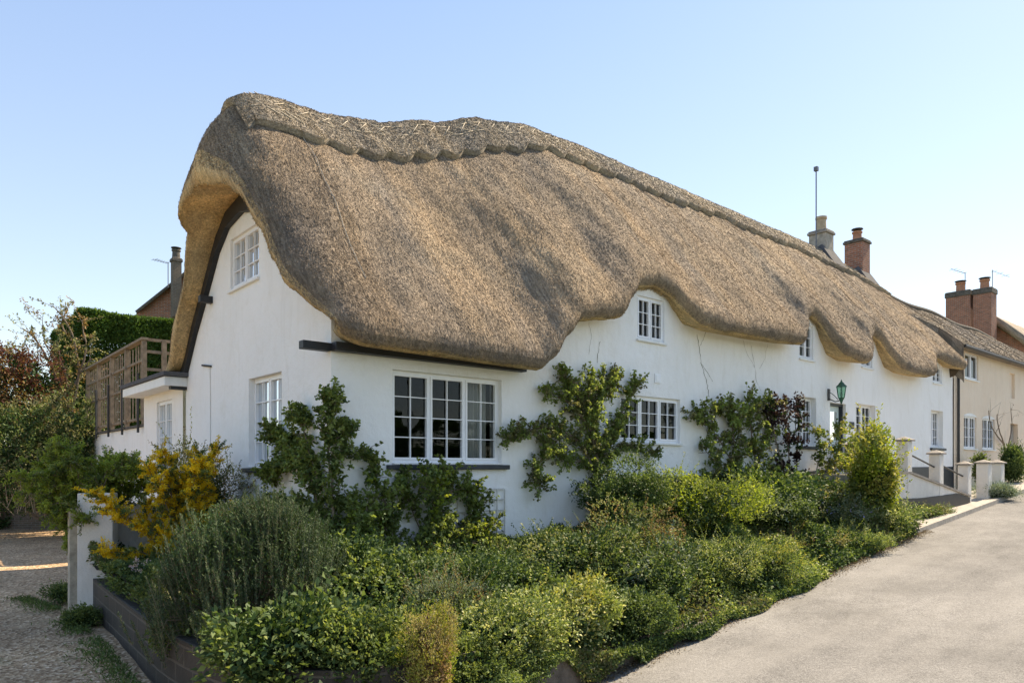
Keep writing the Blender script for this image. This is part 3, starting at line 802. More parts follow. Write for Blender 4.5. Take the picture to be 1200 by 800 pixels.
# straw ends: thin slivers lying on the surface, denser near the camera
def straws(G, i0, i1, j0, j1, n, L, Wd, lift=.22, side=0.35, power=1.5, flip=1):
    A = G[i0:i1-1, j0:j1-1]; B = G[i0+1:i1, j0:j1-1]; C = G[i0:i1-1, j0+1:j1]
    area = np.linalg.norm(np.cross(B-A, C-A), axis=2); mid = A
    dist = np.linalg.norm(mid-np.array(CAM), axis=2); wgt = (area/dist**power).ravel(); wgt /= wgt.sum()
    k = rng.choice(len(wgt), n, p=wgt); ii, jj = np.unravel_index(k, area.shape)
    u, v = rng.random(n)[:, None], rng.random(n)[:, None]
    a, b, c = A[ii, jj], B[ii, jj], C[ii, jj]; d_ = G[i0:i1, j0:j1][ii+1, jj+1]
    P = a*(1-u)*(1-v)+b*u*(1-v)+c*(1-u)*v+d_*u*v
    down = unit(a-c)*flip; nn = unit(np.cross(b-a, c-a))
    if nn[:, 2].mean() < 0: nn = -nn
    sd_ = unit(np.cross(down, nn))
    Dv = unit(down+nn*(lift*rng.random(n)[:, None])+sd_*rng.normal(size=(n, 1))*side)
    ll = L*(.5+rng.random(n))[:, None]; ww = Wd*(.6+.8*rng.random(n))[:, None]*(np.linalg.norm(P-np.array(CAM), axis=1)[:, None]/10)**.35
    sd2 = unit(np.cross(Dv, nn+.8*rng.normal(size=(n, 3))))
    P = P+nn*.001
    V = np.stack([P-sd2*ww/2, P+sd2*ww/2, P+Dv*ll+sd2*ww*.3, P+Dv*ll-sd2*ww*.3], 1).reshape(-1, 3)
    return V
half = 7+34+3
iR0 = 2
parts_V = [Vr]; parts_F = [np.array(Fs)]; parts_m = [np.array(mi)]
def addV(V, m):
    base = sum(len(q) for q in parts_V); n = len(V)//4
    parts_V.append(V); parts_F.append(np.arange(4*n).reshape(n, 4)+base); parts_m.append(np.full(n, m))
addV(straws(Gd, 2, nr-6, 4, half, 380000, .030, .0042, .32, .30, 1.2), 0)
addV(straws(Gd, 2, 14, 4, ncx-6, 30000, .04, .0045, .34, .3), 0)
addV(straws(Gd, 0, 3, 3, ncx-4, 42000, .03, .009, .6, 1.0, .5), 1)
addV(straws(Gd, 2, nr-6, 1, 4, 26000, .04, .007, .5, flip=-1), 1)
roof = npmesh('thatched_roof', np.concatenate(parts_V), np.concatenate(parts_F), ['thatch_top', 'thatch_cut'], cot, np.concatenate(parts_m), False)
sm = np.zeros(len(roof.data.polygons), dtype=bool); sm[:len(Fs)] = True; roof.data.polygons.foreach_set('use_smooth', sm)
# surface sampler: row index i (float) and slope length from the ridge
jr = 7+34+1+2           # ridge index
def surf(i, dlen, off=0.0, side=-1):
    i = min(max(i, 0), nr-1.001); i0 = int(i); fr_ = i-i0
    L_ = (1-fr_)*Gd[i0]+fr_*Gd[i0+1]; Nl = (1-fr_)*Nn[i0]+fr_*Nn[i0+1]
    j = jr; acc = 0
    while True:
        k = j+side
        if k < 0 or k >= ncx: return L_[j]+Nl[j]*off
        s_ = np.linalg.norm(L_[k]-L_[j])
        if acc+s_ >= dlen:
            t = (dlen-acc)/s_; p = L_[j]*(1-t)+L_[k]*t; nn = Nl[j]*(1-t)+Nl[k]*t
            return p+nn/np.linalg.norm(nn)*off
        acc += s_; j = k
# ridge cap with scalloped edge
rI0 = 7; ridge_rows = []
is_ = list(np.arange(rI0, nr-9, 1.0)); 
def xrow(i): i0 = int(i); return float(Gd[i0, jr, 0])
def wid(i):
    x = xrow(i); ph = (x/.56) % 1.0
    base = interp([(-.5, 1.0), (.5, 1.22), (3, 1.25), (6, 1.12), (24, 1.0)], x)
    return base+.17*(1-(2*ph-1)**2)-.08
th = .105; NB = 12; bandV = []
for i in is_:
    wv = wid(i); wv2 = wv; r_ = [surf(i, wv, -.02)]
    for k in range(NB+1): r_.append(surf(i, wv*(1-k/NB), th+.008*sin(i*1.3+k)+.006*sin(i*3.1-k*2)))
    for k in range(1, NB+1): r_.append(surf(i, wv2*k/NB, th, +1))
    r_.append(surf(i, wv2, -.02, +1)); bandV.append(r_)
# end strip at the left
bandV.insert(0, [surf(rI0, abs(0), 0)*0+ (bandV[0][k]+np.array([.0, 0, 0]))-Nn[rI0, jr]*0 for k in range(len(bandV[0]))])
for k in range(len(bandV[0])):
    kk = k
    wv = wid(rI0); d_ = wv if k in (0, 2*NB+2) else (wv*(1-(k-1)/NB) if k <= NB+1 else wv*(k-NB-1)/NB)
    bandV[0][k] = surf(rI0, d_, -.02, -1 if k <= NB+1 else 1)
BG = np.array(bandV); br, bc = BG.shape[:2]
bF = [(i*bc+j, (i+1)*bc+j, (i+1)*bc+j+1, i*bc+j+1) for i in range(br-1) for j in range(bc-1)]
bv = [BG.reshape(-1, 3)]; bf = [np.array(bF)]; bm = [np.zeros(len(bF), dtype=int)]
def addB(V, m):
    base = sum(len(q) for q in bv); n = len(V)//4; bv.append(V); bf.append(np.arange(4*n).reshape(n, 4)+base); bm.append(np.full(n, m))
addB(straws(BG, 1, br, 1, NB+3, 110000, .03, .0065, .35, .9), 0)
addB(straws(BG, 0, 2, 1, bc-1, 2500, .04, .008, .3), 0)
# hazel liggers and crossing spars
sp = MB()
for off_ in (.28, .62):
    for side in (-1,):
        pts = [tuple(surf(i, off_+.02*sin(i), th+.014, side)) for i in np.arange(rI0+1, nr-12, 3)]
        for k in range(0, len(pts)-1):
            if R.random() < .55: sp.tube([pts[k], pts[k+1]], .0055, 4)
for i in np.arange(rI0+1, nr-14, 4.4):
    for (a, b) in ((0, 1), (1, 0)):
        if R.random() < .9 and xrow(i) < 14:
            p = surf(i+a*3.4, .28, th+.018); q = surf(i+b*3.4, .62, th+.018); sp.tube([tuple(p), tuple(q)], .0055, 4)
for (a, b) in (((2.0), .2), ((3.2), .35), ((4.6), .2)):
    p = surf(rI0+a*.3+.5, .1, th+.02); q = surf(rI0+a*.8+2, .9, th+.02); sp.tube([tuple(p), tuple(q)], .008, 4)
spV = np.array(sp.v); spF = np.array([f for f in sp.f if len(f) == 4]); base = sum(len(q) for q in bv)
bv.append(spV); bf.append(spF+base); bm.append(np.full(len(spF), 1))
rid = npmesh('ridge', np.concatenate(bv), np.concatenate(bf), ['thatch_ridge', 'spar_wood'], roof, np.concatenate(bm))
# wire netting seams running down the slope
def seam(i0, i1, r=.0035):
    m_ = MB(); pts = []
    for k in range(30):
        t = k/29; pts.append(tuple(surf(lerp(i0, i1, t), lerp(1.15, 4.75, t), .016+.004*sin(k*2.1))))
    m_.tube(pts, r, 4); m_.build('netting_seam', 'spar_wood', roof)
seam(12, 11.6, .006)
for i in (26, 44, 60, 82, 110, 150): seam(i, i+1.5, .0025)

# ------------------------------------------------------------------ chimneys
def chimney(parent, x0, x1, y0, y1, z0, z1, mat='red_brick', pot='clay_pot', capmat='stone_dark', potr=.13, poth=.38, cowl=True, name='chimney', band=.14, potx=None):
    c = MB(); c.box(x0, x1, y0, y1, z0, z1-band)
    ob_ = c.build(name, mat, parent, bevel=.008)
    k = MB(); k.box(x0-.05, x1+.05, y0-.05, y1+.05, z1-band+.002, z1-.05); k.box(x0-.02, x1+.02, y0-.02, y1+.02, z1-.048, z1)
    k.build('chimney_cap', capmat, ob_, bevel=.02)
    cx, cy = (potx if potx else (x0+x1)/2), (y0+y1)/2
    p = MB(); p.lathe((cx, cy, z1), [(potr*1.1, 0), (potr, .05), (potr*.92, poth*.8), (potr*1.12, poth*.84), (potr*1.12, poth), (potr*.8, poth)], 14)
    p.build('chimney_pot', pot, ob_, smooth=False)
    if cowl:
        q = MB(); q.lathe((cx, cy, z1+poth), [(.02, 0), (.02, .08), (potr*1.3, .085), (potr*1.25, .11)], 12); q.build('cowl', 'lead', ob_)
    return ob_
ch1 = chimney(cot, 19.68, 20.25, YR-.3, YR+.3, 6.6, 8.1, 'old_stone', 'buff_pot', 'stone_coping', .17, .5, False)
ch2 = chimney(cot, 22.45, 23.08, YR-.33, YR+.33, 6.2, 8.35, 'red_brick', 'clay_pot', 'stone_dark', .16, .33, True)
for (xx, oo) in ((19.35, ch1), (22.15, ch2)):
    fl = MB(); z_ = zridge(xx); fl.poly([(xx, YR-.75, z_-.55), (xx+1.0, YR-.75, z_-.6), (xx+1.0, YR-.2, z_+.22), (xx+.22, YR-.2, z_+.22)]); fl.poly([(xx, YR-.75, z_-.55), (xx+.22, YR-.2, z_+.22), (xx+.2, YR+.5, z_-.1)])
    fl.build('lead_flashing', 'lead', oo)
def yagi(name, label, base, h, boom, elems, L=.5, tilt=0):
    t = thing(name, label, 'aerial', base)
    m_ = MB(); m_.tube([base, (base[0], base[1], base[2]+h)], .022, 6); m_.build('mast', 'aerial_metal', t)
    m_ = MB(); tp = (base[0], base[1], base[2]+h-.06)
    if elems:
        e = (tp[0]+boom[0], tp[1]+boom[1], tp[2]+tilt); m_.tube([tp, e], .014, 5)
        bl = math.hypot(*boom[:2]); px2, py2 = -boom[1]/bl, boom[0]/bl
        for k in range(elems):
            q = [lerp(a, b, (k+.3)/elems) for a, b in zip(tp, e)]; l = L*(.6+.1*k)/2
            m_.tube([(q[0]-px2*l, q[1]-py2*l, q[2]), (q[0]+px2*l, q[1]+py2*l, q[2])], .009, 4)
    else: m_.box(tp[0]-.06, tp[0]+.06, tp[1]-.06, tp[1]+.06, tp[2]-.02, tp[2]+.12)
    m_.build('antenna', 'aerial_metal', t)
yagi('tv_aerial', 'tall thin mast aerial beside the stone chimney on the thatch', (19.3, 2.95, 7.3), 2.75, (0, 0), 0)

# ------------------------------------------------------------------ wall lantern
lx, ly, lz = 14.0, -.34, 1.72
lt = thing('wall_lantern', 'green glazed lantern on a bracket above the front door', 'lantern', (lx, 0, lz))
m_ = MB(); m_.box(lx-.05, lx+.05, -.03, -.001, lz-.02, lz+.28); m_.tube([(lx, -.03, lz+.02), (lx, -.18, lz-.06), (lx, -.30, lz-.04), (lx, ly, lz+.02)], .014, 6); m_.tube([(lx, -.03, lz+.2), (lx, -.16, lz+.1), (lx, -.26, lz-.02)], .009, 5); m_.build('bracket', 'iron', lt)
m_ = MB(); m_.lathe((lx, ly, lz), [(.02, -.13), (.035, -.06), (.07, 0), (.085, .03)], 6)
for k in range(6):
    t = 2*pi*k/6+pi/6; m_.tube([(lx+.08*cos(t), ly+.08*sin(t), lz+.03), (lx+.12*cos(t), ly+.12*sin(t), lz+.30)], .009, 4)
m_.lathe((lx, ly, lz+.30), [(.14, 0), (.14, .02), (.075, .08), (.065, .10), (.03, .13), (.015, .17), (.004, .20)], 6); m_.build('lantern_cage', 'green_paint', lt)
m_ = MB(); m_.lathe((lx, ly, lz+.03), [(.075, 0), (.11, .265)], 6); m_.build('lantern_glass', 'lantern_glass', lt)
m_ = MB(); m_.lathe((lx, ly, lz+.05), [(.02, 0), (.04, .06), (.04, .12), (.01, .16)], 8); m_.build('bulb', 'white_plastic', lt)
m_ = MB(); m_.box(15.2, 15.48, .002, .02, 1.02, 1.2, 0, Tf)
tag(m_.build('house_plaque', 'lead', None, bevel=.004), 'small dark slate plaque on the wall right of the front door', 'plaque')

# trellis on the front wall
tr = MB(); x0, x1, z0, z1 = 1.75, 2.98, -1.2, -.36
for x in np.linspace(x0, x1, 9): tr.box(x-.008, x+.008, .03, .045, z0, z1, 0, Tf)
for z in np.linspace(z0, z1, 6): tr.box(x0, x1, .016, .029, z-.008, z+.008, 0, Tf)
tag(tr.build('trellis', 'concrete'), 'white lattice trellis on the wall below the large window', 'trellis')

# ------------------------------------------------------------------ steps, walls and pillars before the door
sw = thing('step_wall', 'sloping white garden wall with black base and pillars beside the steps', 'wall', (15, -1.7, -1.2))
m_ = MB(); b_ = MB(); c_ = MB(); yw0, yw1 = -1.82, -1.60
def cz(x): return interp([(12, -.16), (14.4, -.18), (18.5, -.84), (19, -.9)], x, False)
def bz(x): return interp([(12, -.72), (15, -.80), (18.7, -.72)], x, False)
xs_ = np.arange(12.9, 18.7, .25)
for a, b in zip(xs_, xs_[1:]):
    m_.quad((a, yw0, min(bz(a), cz(a)-.02)), (b, yw0, min(bz(b), cz(b)-.02)), (b, yw0, cz(b)), (a, yw0, cz(a))); m_.quad((a, yw1, bz(a)-.5), (b, yw1, bz(b)-.5), (b, yw1, cz(b)), (a, yw1, cz(a)))
    b_.quad((a, yw0-.02, roadz(a)-.1), (b, yw0-.02, roadz(b)-.1), (b, yw0-.02, min(bz(b), cz(b)-.02)), (a, yw0-.02, min(bz(a), cz(a)-.02)))
    b_.quad((a, yw0-.02, min(bz(a), cz(a)-.02)), (b, yw0-.02, min(bz(b), cz(b)-.02)), (b, yw0, min(bz(b), cz(b)-.02)+.005), (a, yw0, min(bz(a), cz(a)-.02)+.005))
    y0, y1 = yw0-.05, yw1+.05
    for (p, q) in ((0, .05),):
        c_.quad((a, y0, cz(a)+q), (b, y0, cz(b)+q), (b, y1, cz(b)+q), (a, y1, cz(a)+q)); c_.quad((a, y0, cz(a)+p), (b, y0, cz(b)+p), (b, y0, cz(b)+q), (a, y0, cz(a)+q)); c_.quad((a, y0, cz(a)), (b, y0, cz(b)), (b, yw0, cz(b)), (a, yw0, cz(a)))
m_.build('wall_face', 'weathered_render', sw); b_.build('wall_base', 'black_paint', sw); c_.build('coping', 'stone_coping', sw)
def pillar(x, y, z0, z1, w_=.34, parent=None, name='pillar', capm='stone_coping'):
    p = MB(); p.box(x-w_/2, x+w_/2, y-w_/2, y+w_/2, z0, z1-.09); o_ = p.build(name, 'weathered_render', parent, bevel=.015)
    k = MB(); h = w_/2+.05; k.box(x-h, x+h, y-h, y+h, z1-.088, z1-.05)
    T0 = [(x-h, y-h, z1-.05), (x+h, y-h, z1-.05), (x+h, y+h, z1-.05), (x-h, y+h, z1-.05)]; ap = (x, y, z1+.03)
    for a, b in ((0, 1), (1, 2), (2, 3), (3, 0)): k.poly([T0[a], T0[b], ap])
    k.build('cap', capm, o_); return o_
for (x, z0, z1) in ((12.8, -.9, .70), (14.4, -.9, .70), (16.5, -.9, .40), (18.65, -1.05, .12)): pillar(x, -1.7, z0, z1, .27, sw)
pillar(14.6, -.35, -.9, .62, .3, sw)
hr = MB(); hr.tube([(14.6, -1.7, .32), (16.35, -1.7, -.02)], .022, 6); hr.build('handrail', 'iron', sw)
hr = MB(); hr.tube([(16.7, -1.7, .06), (18.5, -1.7, -.28)], .022, 6); hr.build('handrail', 'iron', sw)
stp = MB(); stp.box(12.6, 14.9, -1.58, -.03, -1.2, -.2)
for k in range(5): stp.box(14.902+k*.75, 14.9+(k+1)*.75, -1.58, -.03, -1.4, -.2-.13*(k+1))
struct(stp.build('steps', 'kerb_stone'))
g1 = thing('gate_pier', 'square white gate pier with a dark cap, left of the pair by the lavender', 'pier', (20.1, -1.75, -.9), 'gate piers by the lavender mound')
pillar(20.15, -1.75, -1.0, .17, .32, g1)
g2 = thing('gate_pier', 'square white gate pier with a dark cap, right of the pair by the lavender', 'pier', (21.3, -1.75, -.9), 'gate piers by the lavender mound')
pillar(21.35, -1.75, -1.0, .17, .32, g2)

# ------------------------------------------------------------------ neighbouring cream cottage
nb = thing('rendered_cottage', 'cream rendered cottage adjoining the white one under an old brown roof', 'cottage', (28, 0, -.9))
nw = [(24.0, 25.3, .62, 1.78), (25.95, 27.35, .62, 1.78), (24.1, 25.5, 3.08, 4.0), (29.3, 30.3, -.6, 1.7), (29.2, 29.9, 2.7, 3.7), (31.6, 32.8, .6, 1.7)]
m_ = MB(); wall(m_, T_front(-.03), 23.02, 38, lambda x: -1.2, lambda x: 4.1, nw, .25)
m_.quad((23.02, -.03, 3.0), (23.02, 6, 3.0), (23.02, 6, 4.6), (23.02, -.03, 4.1)); m_.quad((38, 0, -1), (38, 6, -1), (38, 6, 4.1), (38, 0, 4.1)); m_.quad((23.2, 1.2, -1), (37.9, 1.2, -1), (37.9, 1.2, 4.1), (23.2, 1.2, 4.1))
m_.build('wall', 'cream_render', nb)
Tn = T_front(-.03)
window(nb, Tn, *nw[0], n=2, grid=(2, 3), recess=.05); window(nb, Tn, *nw[1], n=2, grid=(2, 3), recess=.05)
window(nb, Tn, *nw[2], n=2, grid=(1, 1), recess=.05, curtain=[(0, .45, 'curtain_cloth')]); window(nb, Tn, *nw[5], n=2, grid=(2, 3), recess=.05)
# segmental heads over the two ground windows
for (u0, u1, z0, z1) in nw[:2]:
    a_ = MB(); n_ = 10
    for k in range(n_):
        ua, ub = lerp(u0-.03, u1+.03, k/n_), lerp(u0-.03, u1+.03, (k+1)/n_)
        h = lambda u: .10*(1-((u-(u0+u1)/2)/((u1-u0)/2+.03))**2)
        a_.quad(Tn(ua, .006, z1-.02), Tn(ub, .006, z1-.02), Tn(ub, .006, z1+h(ub)), Tn(ua, .006, z1+h(ua)))
    a_.build('window_head', 'white_wood', nb)
m_ = MB(); m_.box(29.35, 30.25, -.2, -.14, -.58, 1.68, 0, Tn); m_.build('door', 'old_wood', nb); m_ = MB(); m_.box(29.2, 29.9, -.14, -.10, 2.7, 3.7, 0, Tn); m_.build('blind_panel', 'cream_render', nb)
m_ = MB(); m_.tube([(23.25, -.10, 4.0), (23.25, -.10, -1)], .045, 8); m_.build('downpipe', 'iron', nb)
m_ = MB(); m_.tube([(23.0, -.36, 4.06), (38.2, -.36, 4.0)], .06, 8); m_.build('gutter', 'iron', nb)
# old roof
rows = []
for x in np.arange(22.9, 38.6, .2):
    r_ = [(x, .2, 4.02), (x, -.3, 4.05), (x, -.36, 4.12), (x, -.30, 4.22)]
    for k in range(1, 25):
        t = k/24; r_.append((x, lerp(-.3, 3.1, t), lerp(4.22, 6.72+.05*sin(x*1.1)-.015*(x-23), t)+.05*sin(pi*t)+.02*sin(x*3+t*9)+.015*sin(x*7.3-t*14)))
    for k in range(1, 12):
        t = k/11; r_.append((x, lerp(3.1, 6.6, t), lerp(6.72+.05*sin(x*1.1)-.015*(x-23), 4.1, t)))
    rows.append(r_)
for r_ in rows[:1]:
    for k in range(len(r_)):
        p = r_[k]; r_[k] = (p[0]-2.2*sst(.3, 2.2, p[1])*(1 if p[1] < 3.2 else 1), p[1], p[2]-.02)
NG = np.array(rows); a_, b_ = NG.shape[:2]
nf = [(i*b_+j, (i+1)*b_+j, (i+1)*b_+j+1, i*b_+j+1) for i in range(a_-1) for j in range(b_-1)]
stv = straws(NG, 0, a_, 2, 28, 80000, .04, .007, .3, .8, .5)
skirt = []
for k in range(2, 27):
    p, q = rows[0][k], rows[0][k+1]; skirt += [(p[0]+.01, p[1], p[2]-.01), (q[0]+.01, q[1], q[2]-.01), (q[0]+.05, q[1], q[2]-1.3), (p[0]+.05, p[1], p[2]-1.3)]
stv = np.concatenate([stv, np.array(skirt)])
allV = np.concatenate([NG.reshape(-1, 3), stv]); n_ = len(stv)//4
npmesh('roof', allV, np.concatenate([np.array(nf), np.arange(4*n_).reshape(n_, 4)+a_*b_]), 'thatch_old', nb)
m_ = MB(); m_.tube([(x, 3.1, 6.74+.05*sin(x*1.1)-.015*(x-23)+.02) for x in np.arange(23.5, 38.6, .3)], .10, 8); m_.build('ridge', 'stone_dark', nb)

# brick house with two stacks behind
bh = thing('brick_house', 'red brick thatched house with twin stacks behind the cream cottage', 'house', D(1150, 546, 46))
p0 = D(1150, 400, 46); gl = D(1128, 380, 46); 
def box_at(m, pxa, pya, pxb, pyb, s, depth, mt=0):
    a = D(pxa, pya, s); b = D(pxb, pyb, s); m.box(min(a[0], b[0]), max(a[0], b[0]), a[1], a[1]+depth, min(a[2], b[2]), max(a[2], b[2]), mt)
def chimney_px(parent, pxa, pxb, ptop, pbot, s, **k):
    a = D(pxa, ptop, s); b = D(pxb, pbot, s); wv = math.hypot(b[0]-a[0], b[1]-a[1])*.86
    cx, cy = (a[0]+b[0])/2, (a[1]+b[1])/2
    return chimney(parent, cx-wv/2, cx+wv/2, cy-wv/2, cy+wv/2, b[2], a[2], **k)
chimney_px(bh, 1112, 1141, 343, 400, 46, potr=.26, poth=.6, band=.35, potx=D(1123, 0, 46)[0])
chimney_px(bh, 1143, 1165, 339, 400, 45, potr=.26, poth=.6, band=.35)
A = D(1160, 372, 46)   # apex of brick gable end
m_ = MB(); ax, ay, az = A; hw = 4.6; xg = ax
zb0 = -1; m_.poly([(xg, ay-hw, 5.0), (xg, ay+hw, 5.0), (xg, ay, az-.3)]); m_.quad((xg, ay-hw, zb0), (xg, ay+hw, zb0), (xg, ay+hw, 5.0), (xg, ay-hw, 5.0)); m_.quad((xg, ay-hw, zb0), (xg+14, ay-hw, zb0), (xg+14, ay-hw, 5), (xg, ay-hw, 5))
m_.build('wall', 'red_brick', bh)
rows = []
for x in list(np.arange(xg-.5, xg+14, .4)):
    r_ = []
    for k in range(0, 21):
        t = k/20; zz = lerp(4.5, az+.25, 1-abs(2*t-1)**1.15); r_.append((x, lerp(ay-hw-.6, ay+hw+.6, t), zz+.04*sin(x*2+t*9)))
    rows.append(r_)
r0 = [(xg-.5, p[1]*.96+ay*.04, p[2]-.5) for p in rows[0]]; rows.insert(0, r0); rows.insert(0, [(xg+.05, p[1], p[2]-.02) for p in r0])
NG = np.array(rows); a_, b_ = NG.shape[:2]
npmesh('roof', NG.reshape(-1, 3), np.array([(i*b_+j, (i+1)*b_+j, (i+1)*b_+j+1, i*b_+j+1) for i in range(a_-1) for j in range(b_-1)]), 'thatch_old', bh)
q = D(1131, 345, 46); yagi('tv_aerial', 'small aerial with a short boom between the twin brick stacks', (q[0], q[1], q[2]-1), 2.4, (-1.3, .4), 4, .6, .15)
q = D(1163, 372, 45.5); yagi('tv_aerial', 'taller aerial to the right of the twin brick stacks', (q[0], q[1], q[2]-1), 4.0, (1.2, -.6), 3, .7, -.3)

# ------------------------------------------------------------------ house far left behind
lh = thing('distant_house', 'red tiled house with a chimney behind the clipped hedge', 'house', D(190, 546, 38))
A = D(222, 318, 38); B = D(160, 368, 38)
zt, zl = A[2], B[2]; gx_, gy_ = A[0]-B[0], A[1]-B[1]; C_ = (A[0]+gx_, A[1]+gy_, zl); bk = (-gy_*.2+1.2, 8.0)
def bkp(p, dz=0): return (p[0]+bk[0], p[1]+bk[1], p[2]+dz)
m_ = MB(); fr_ = lambda p, dz: (p[0]-.05, p[1]-.3, p[2]+dz)
for P_, Q_ in ((B, A), (C_, A)):
    m_.quad(fr_(P_, .12), fr_(Q_, .12), bkp(Q_, .12), bkp(P_, .12)); m_.quad(fr_(P_, .12), fr_(Q_, .12), fr_(Q_, -.05), fr_(P_, -.05))
m_.build('roof', 'red_tile', lh)
m_ = MB(); m_.poly([B, C_, A]); m_.quad((B[0], B[1], -2.2), (C_[0], C_[1], -2.2), C_, B); b1, c1 = bkp(B), bkp(C_)
m_.quad((B[0], B[1], -2.2), (b1[0], b1[1], -2.2), b1, B); m_.quad((C_[0], C_[1], -2.2), (c1[0], c1[1], -2.2), c1, C_); m_.build('wall', 'red_brick', lh)
m_ = MB(); m_.tube([(B[0]-.1, B[1]-.36, zl+.03), (A[0]-.05, A[1]-.36, zt+.05)], .08, 6); m_.build('verge', 'stone_dark', lh)
chimney_px(lh, 201, 212, 303, 372, 37.5, mat='garden_brick', pot='stone_dark', potr=.2, poth=.45, band=.2)
q = D(197, 330, 37); yagi('tv_aerial', 'low sideways aerial on the chimney behind the hedge', (q[0], q[1], q[2]-.3), 1.3, (-.8, -.3), 6, .5)

# ------------------------------------------------------------------ terrace fence on white wall (left)
tf = thing('terrace_fence', 'weathered wooden balustrade with black posts around the raised terrace', 'fence', D(169, 500, 17.5))
P1 = D(169, 498, 17.5); P2 = D(103, 505, 23.0); zb_, ztp = 1.02, 3.1
dx, dy = P2[0]-P1[0], P2[1]-P1[1]; Lf = math.hypot(dx, dy); ux, uy = dx/Lf, dy/Lf
def Tt(u, wv, z): return (P1[0]+ux*u-uy*wv*1, P1[1]+uy*u+ux*wv*1, z)    # wv to the left (towards -x)
nbay = 4
for k in range(nbay+1):
    m_ = MB(); u = Lf*k/nbay; m_.box(u-.05, u+.05, -.05, .05, zb_, ztp-.05, 0, Tt); m_.build('post', 'rail_wood', tf)
for z in (zb_+.12, zb_+.95, ztp-.55): 
    m_ = MB(); m_.box(.05, Lf-.05, -.022, .022, z, z+.055, 0, Tt); m_.build('rail', 'rail_wood', tf)
m_ = MB(); m_.box(-.08, Lf+.08, -.08, .08, ztp-.05, ztp+.01, 0, Tt); m_.build('top_rail', 'rail_wood', tf)
sl = MB(); u = .2
while u < Lf:
    sl.box(u-.018, u+.018, -.05, -.023, zb_+.1, ztp-.1+R.uniform(-.02, .02), 0, Tt); u += R.uniform(.24, .34)
sl.build('balusters', 'rail_wood', tf)
for k in range(5):
    m_ = MB(); u = Lf*(.03+k/nbay*.95); m_.tube([Tt(u, .09, zb_-.2), Tt(u, .09, zb_+1.25)], .03, 6); m_.build('support_bar', 'iron', tf)
# return towards the house
Q2 = (P1[0]+1.6, P1[1]+.1)
def Tr(u, wv, z): return (P1[0]+u, P1[1]-wv, z)
for u in (0.45, 1.0, 1.6):
    m_ = MB(); m_.box(u-.05, u+.05, -.05, .05, zb_-.1, ztp, 0, Tr); m_.build('post', 'rail_wood', tf)
for z in (zb_+.2, zb_+.75, zb_+1.3, ztp-.35, ztp-.06):
    m_ = MB(); m_.box(.05, 1.6, -.02, .02, z, z+.07, 0, Tr); m_.build('rail', 'rail_wood', tf)
tw = MB(); tw.box(-.15, Lf+.3, -.3, -.02, -2.3, zb_-.06, 0, Tt); 
tw.box(-.12, Lf+.3, -3, .04, zb_-.055, zb_+.0, 1, Tt)
tag(tw.build('terrace_wall', ['white_render', 'stone_dark']), 'white rendered wall carrying the raised wooden terrace fence', 'wall')

# garden wall far left
m_ = MB(); a = D(-60, 600, 25); b = D(130, 600, 25.5)
m_.quad((a[0], a[1], -2.3), (b[0], b[1], -2.3), (b[0], b[1], -.4), (a[0], a[1], -.4)); m_.quad((a[0], a[1], -.4), (b[0], b[1], -.4), (b[0], b[1]+.25, -.4), (a[0], a[1]+.25, -.4)); m_.quad((a[0], a[1]+.25, -2.3), (b[0], b[1]+.25, -2.3), (b[0], b[1]+.25, -.4), (a[0], a[1]+.25, -.4))
tag(m_.build('brick_wall', 'garden_brick'), 'old brown brick garden wall behind the gravel drive', 'wall')

# gateway: concrete pillar, wooden post, low wall
gp = thing('gate_pillar', 'pale rendered gate pillar at the end of the black block wall', 'pillar', (-2.2, 4.0, -2.2))
a = D(97, 600, 10.9); b = D(136, 600, 10.6); m_ = MB()
cxp, cyp = (a[0]+b[0])/2, (a[1]+b[1])/2+.1; gp.location = (cxp, cyp, -2.2)
m_.box(cxp-.24, cxp+.24, cyp-.12, cyp+.12, -2.3, -.40); o_ = m_.build('pillar_body', 'weathered_render', gp, bevel=.012)
gp.rotation_euler = (0, 0, radians(-28))
m_ = MB(); m_.tube([(D(99, 640, 10.7)[0], D(99, 640, 10.7)[1], -.55), (D(99, 640, 10.7)[0], D(99, 640, 10.7)[1], -2.2)], .02, 6)
tag(m_.build('slam_bar', 'iron'), 'thin dark metal bar between the wooden gatepost and pillar', 'metal bar')
c0 = D(88, 640, 10.75); m_ = MB(); m_.box(c0[0]-.085, c0[0]+.085, c0[1]-.07, c0[1]+.07, -2.3, -.62); o_ = m_.build('wooden_gatepost', 'grey_wood', None, bevel=.012)
tag(o_, 'weathered wooden gatepost beside the pale rendered pillar', 'gatepost')
m_ = MB(); m_.box(-1.95, -.4, 3.9, 4.1, -1.9, -.60); tag(m_.build('low_wall', 'weathered_render', None, bevel=.01), 'low pale rendered wall behind the forsythia', 'wall')

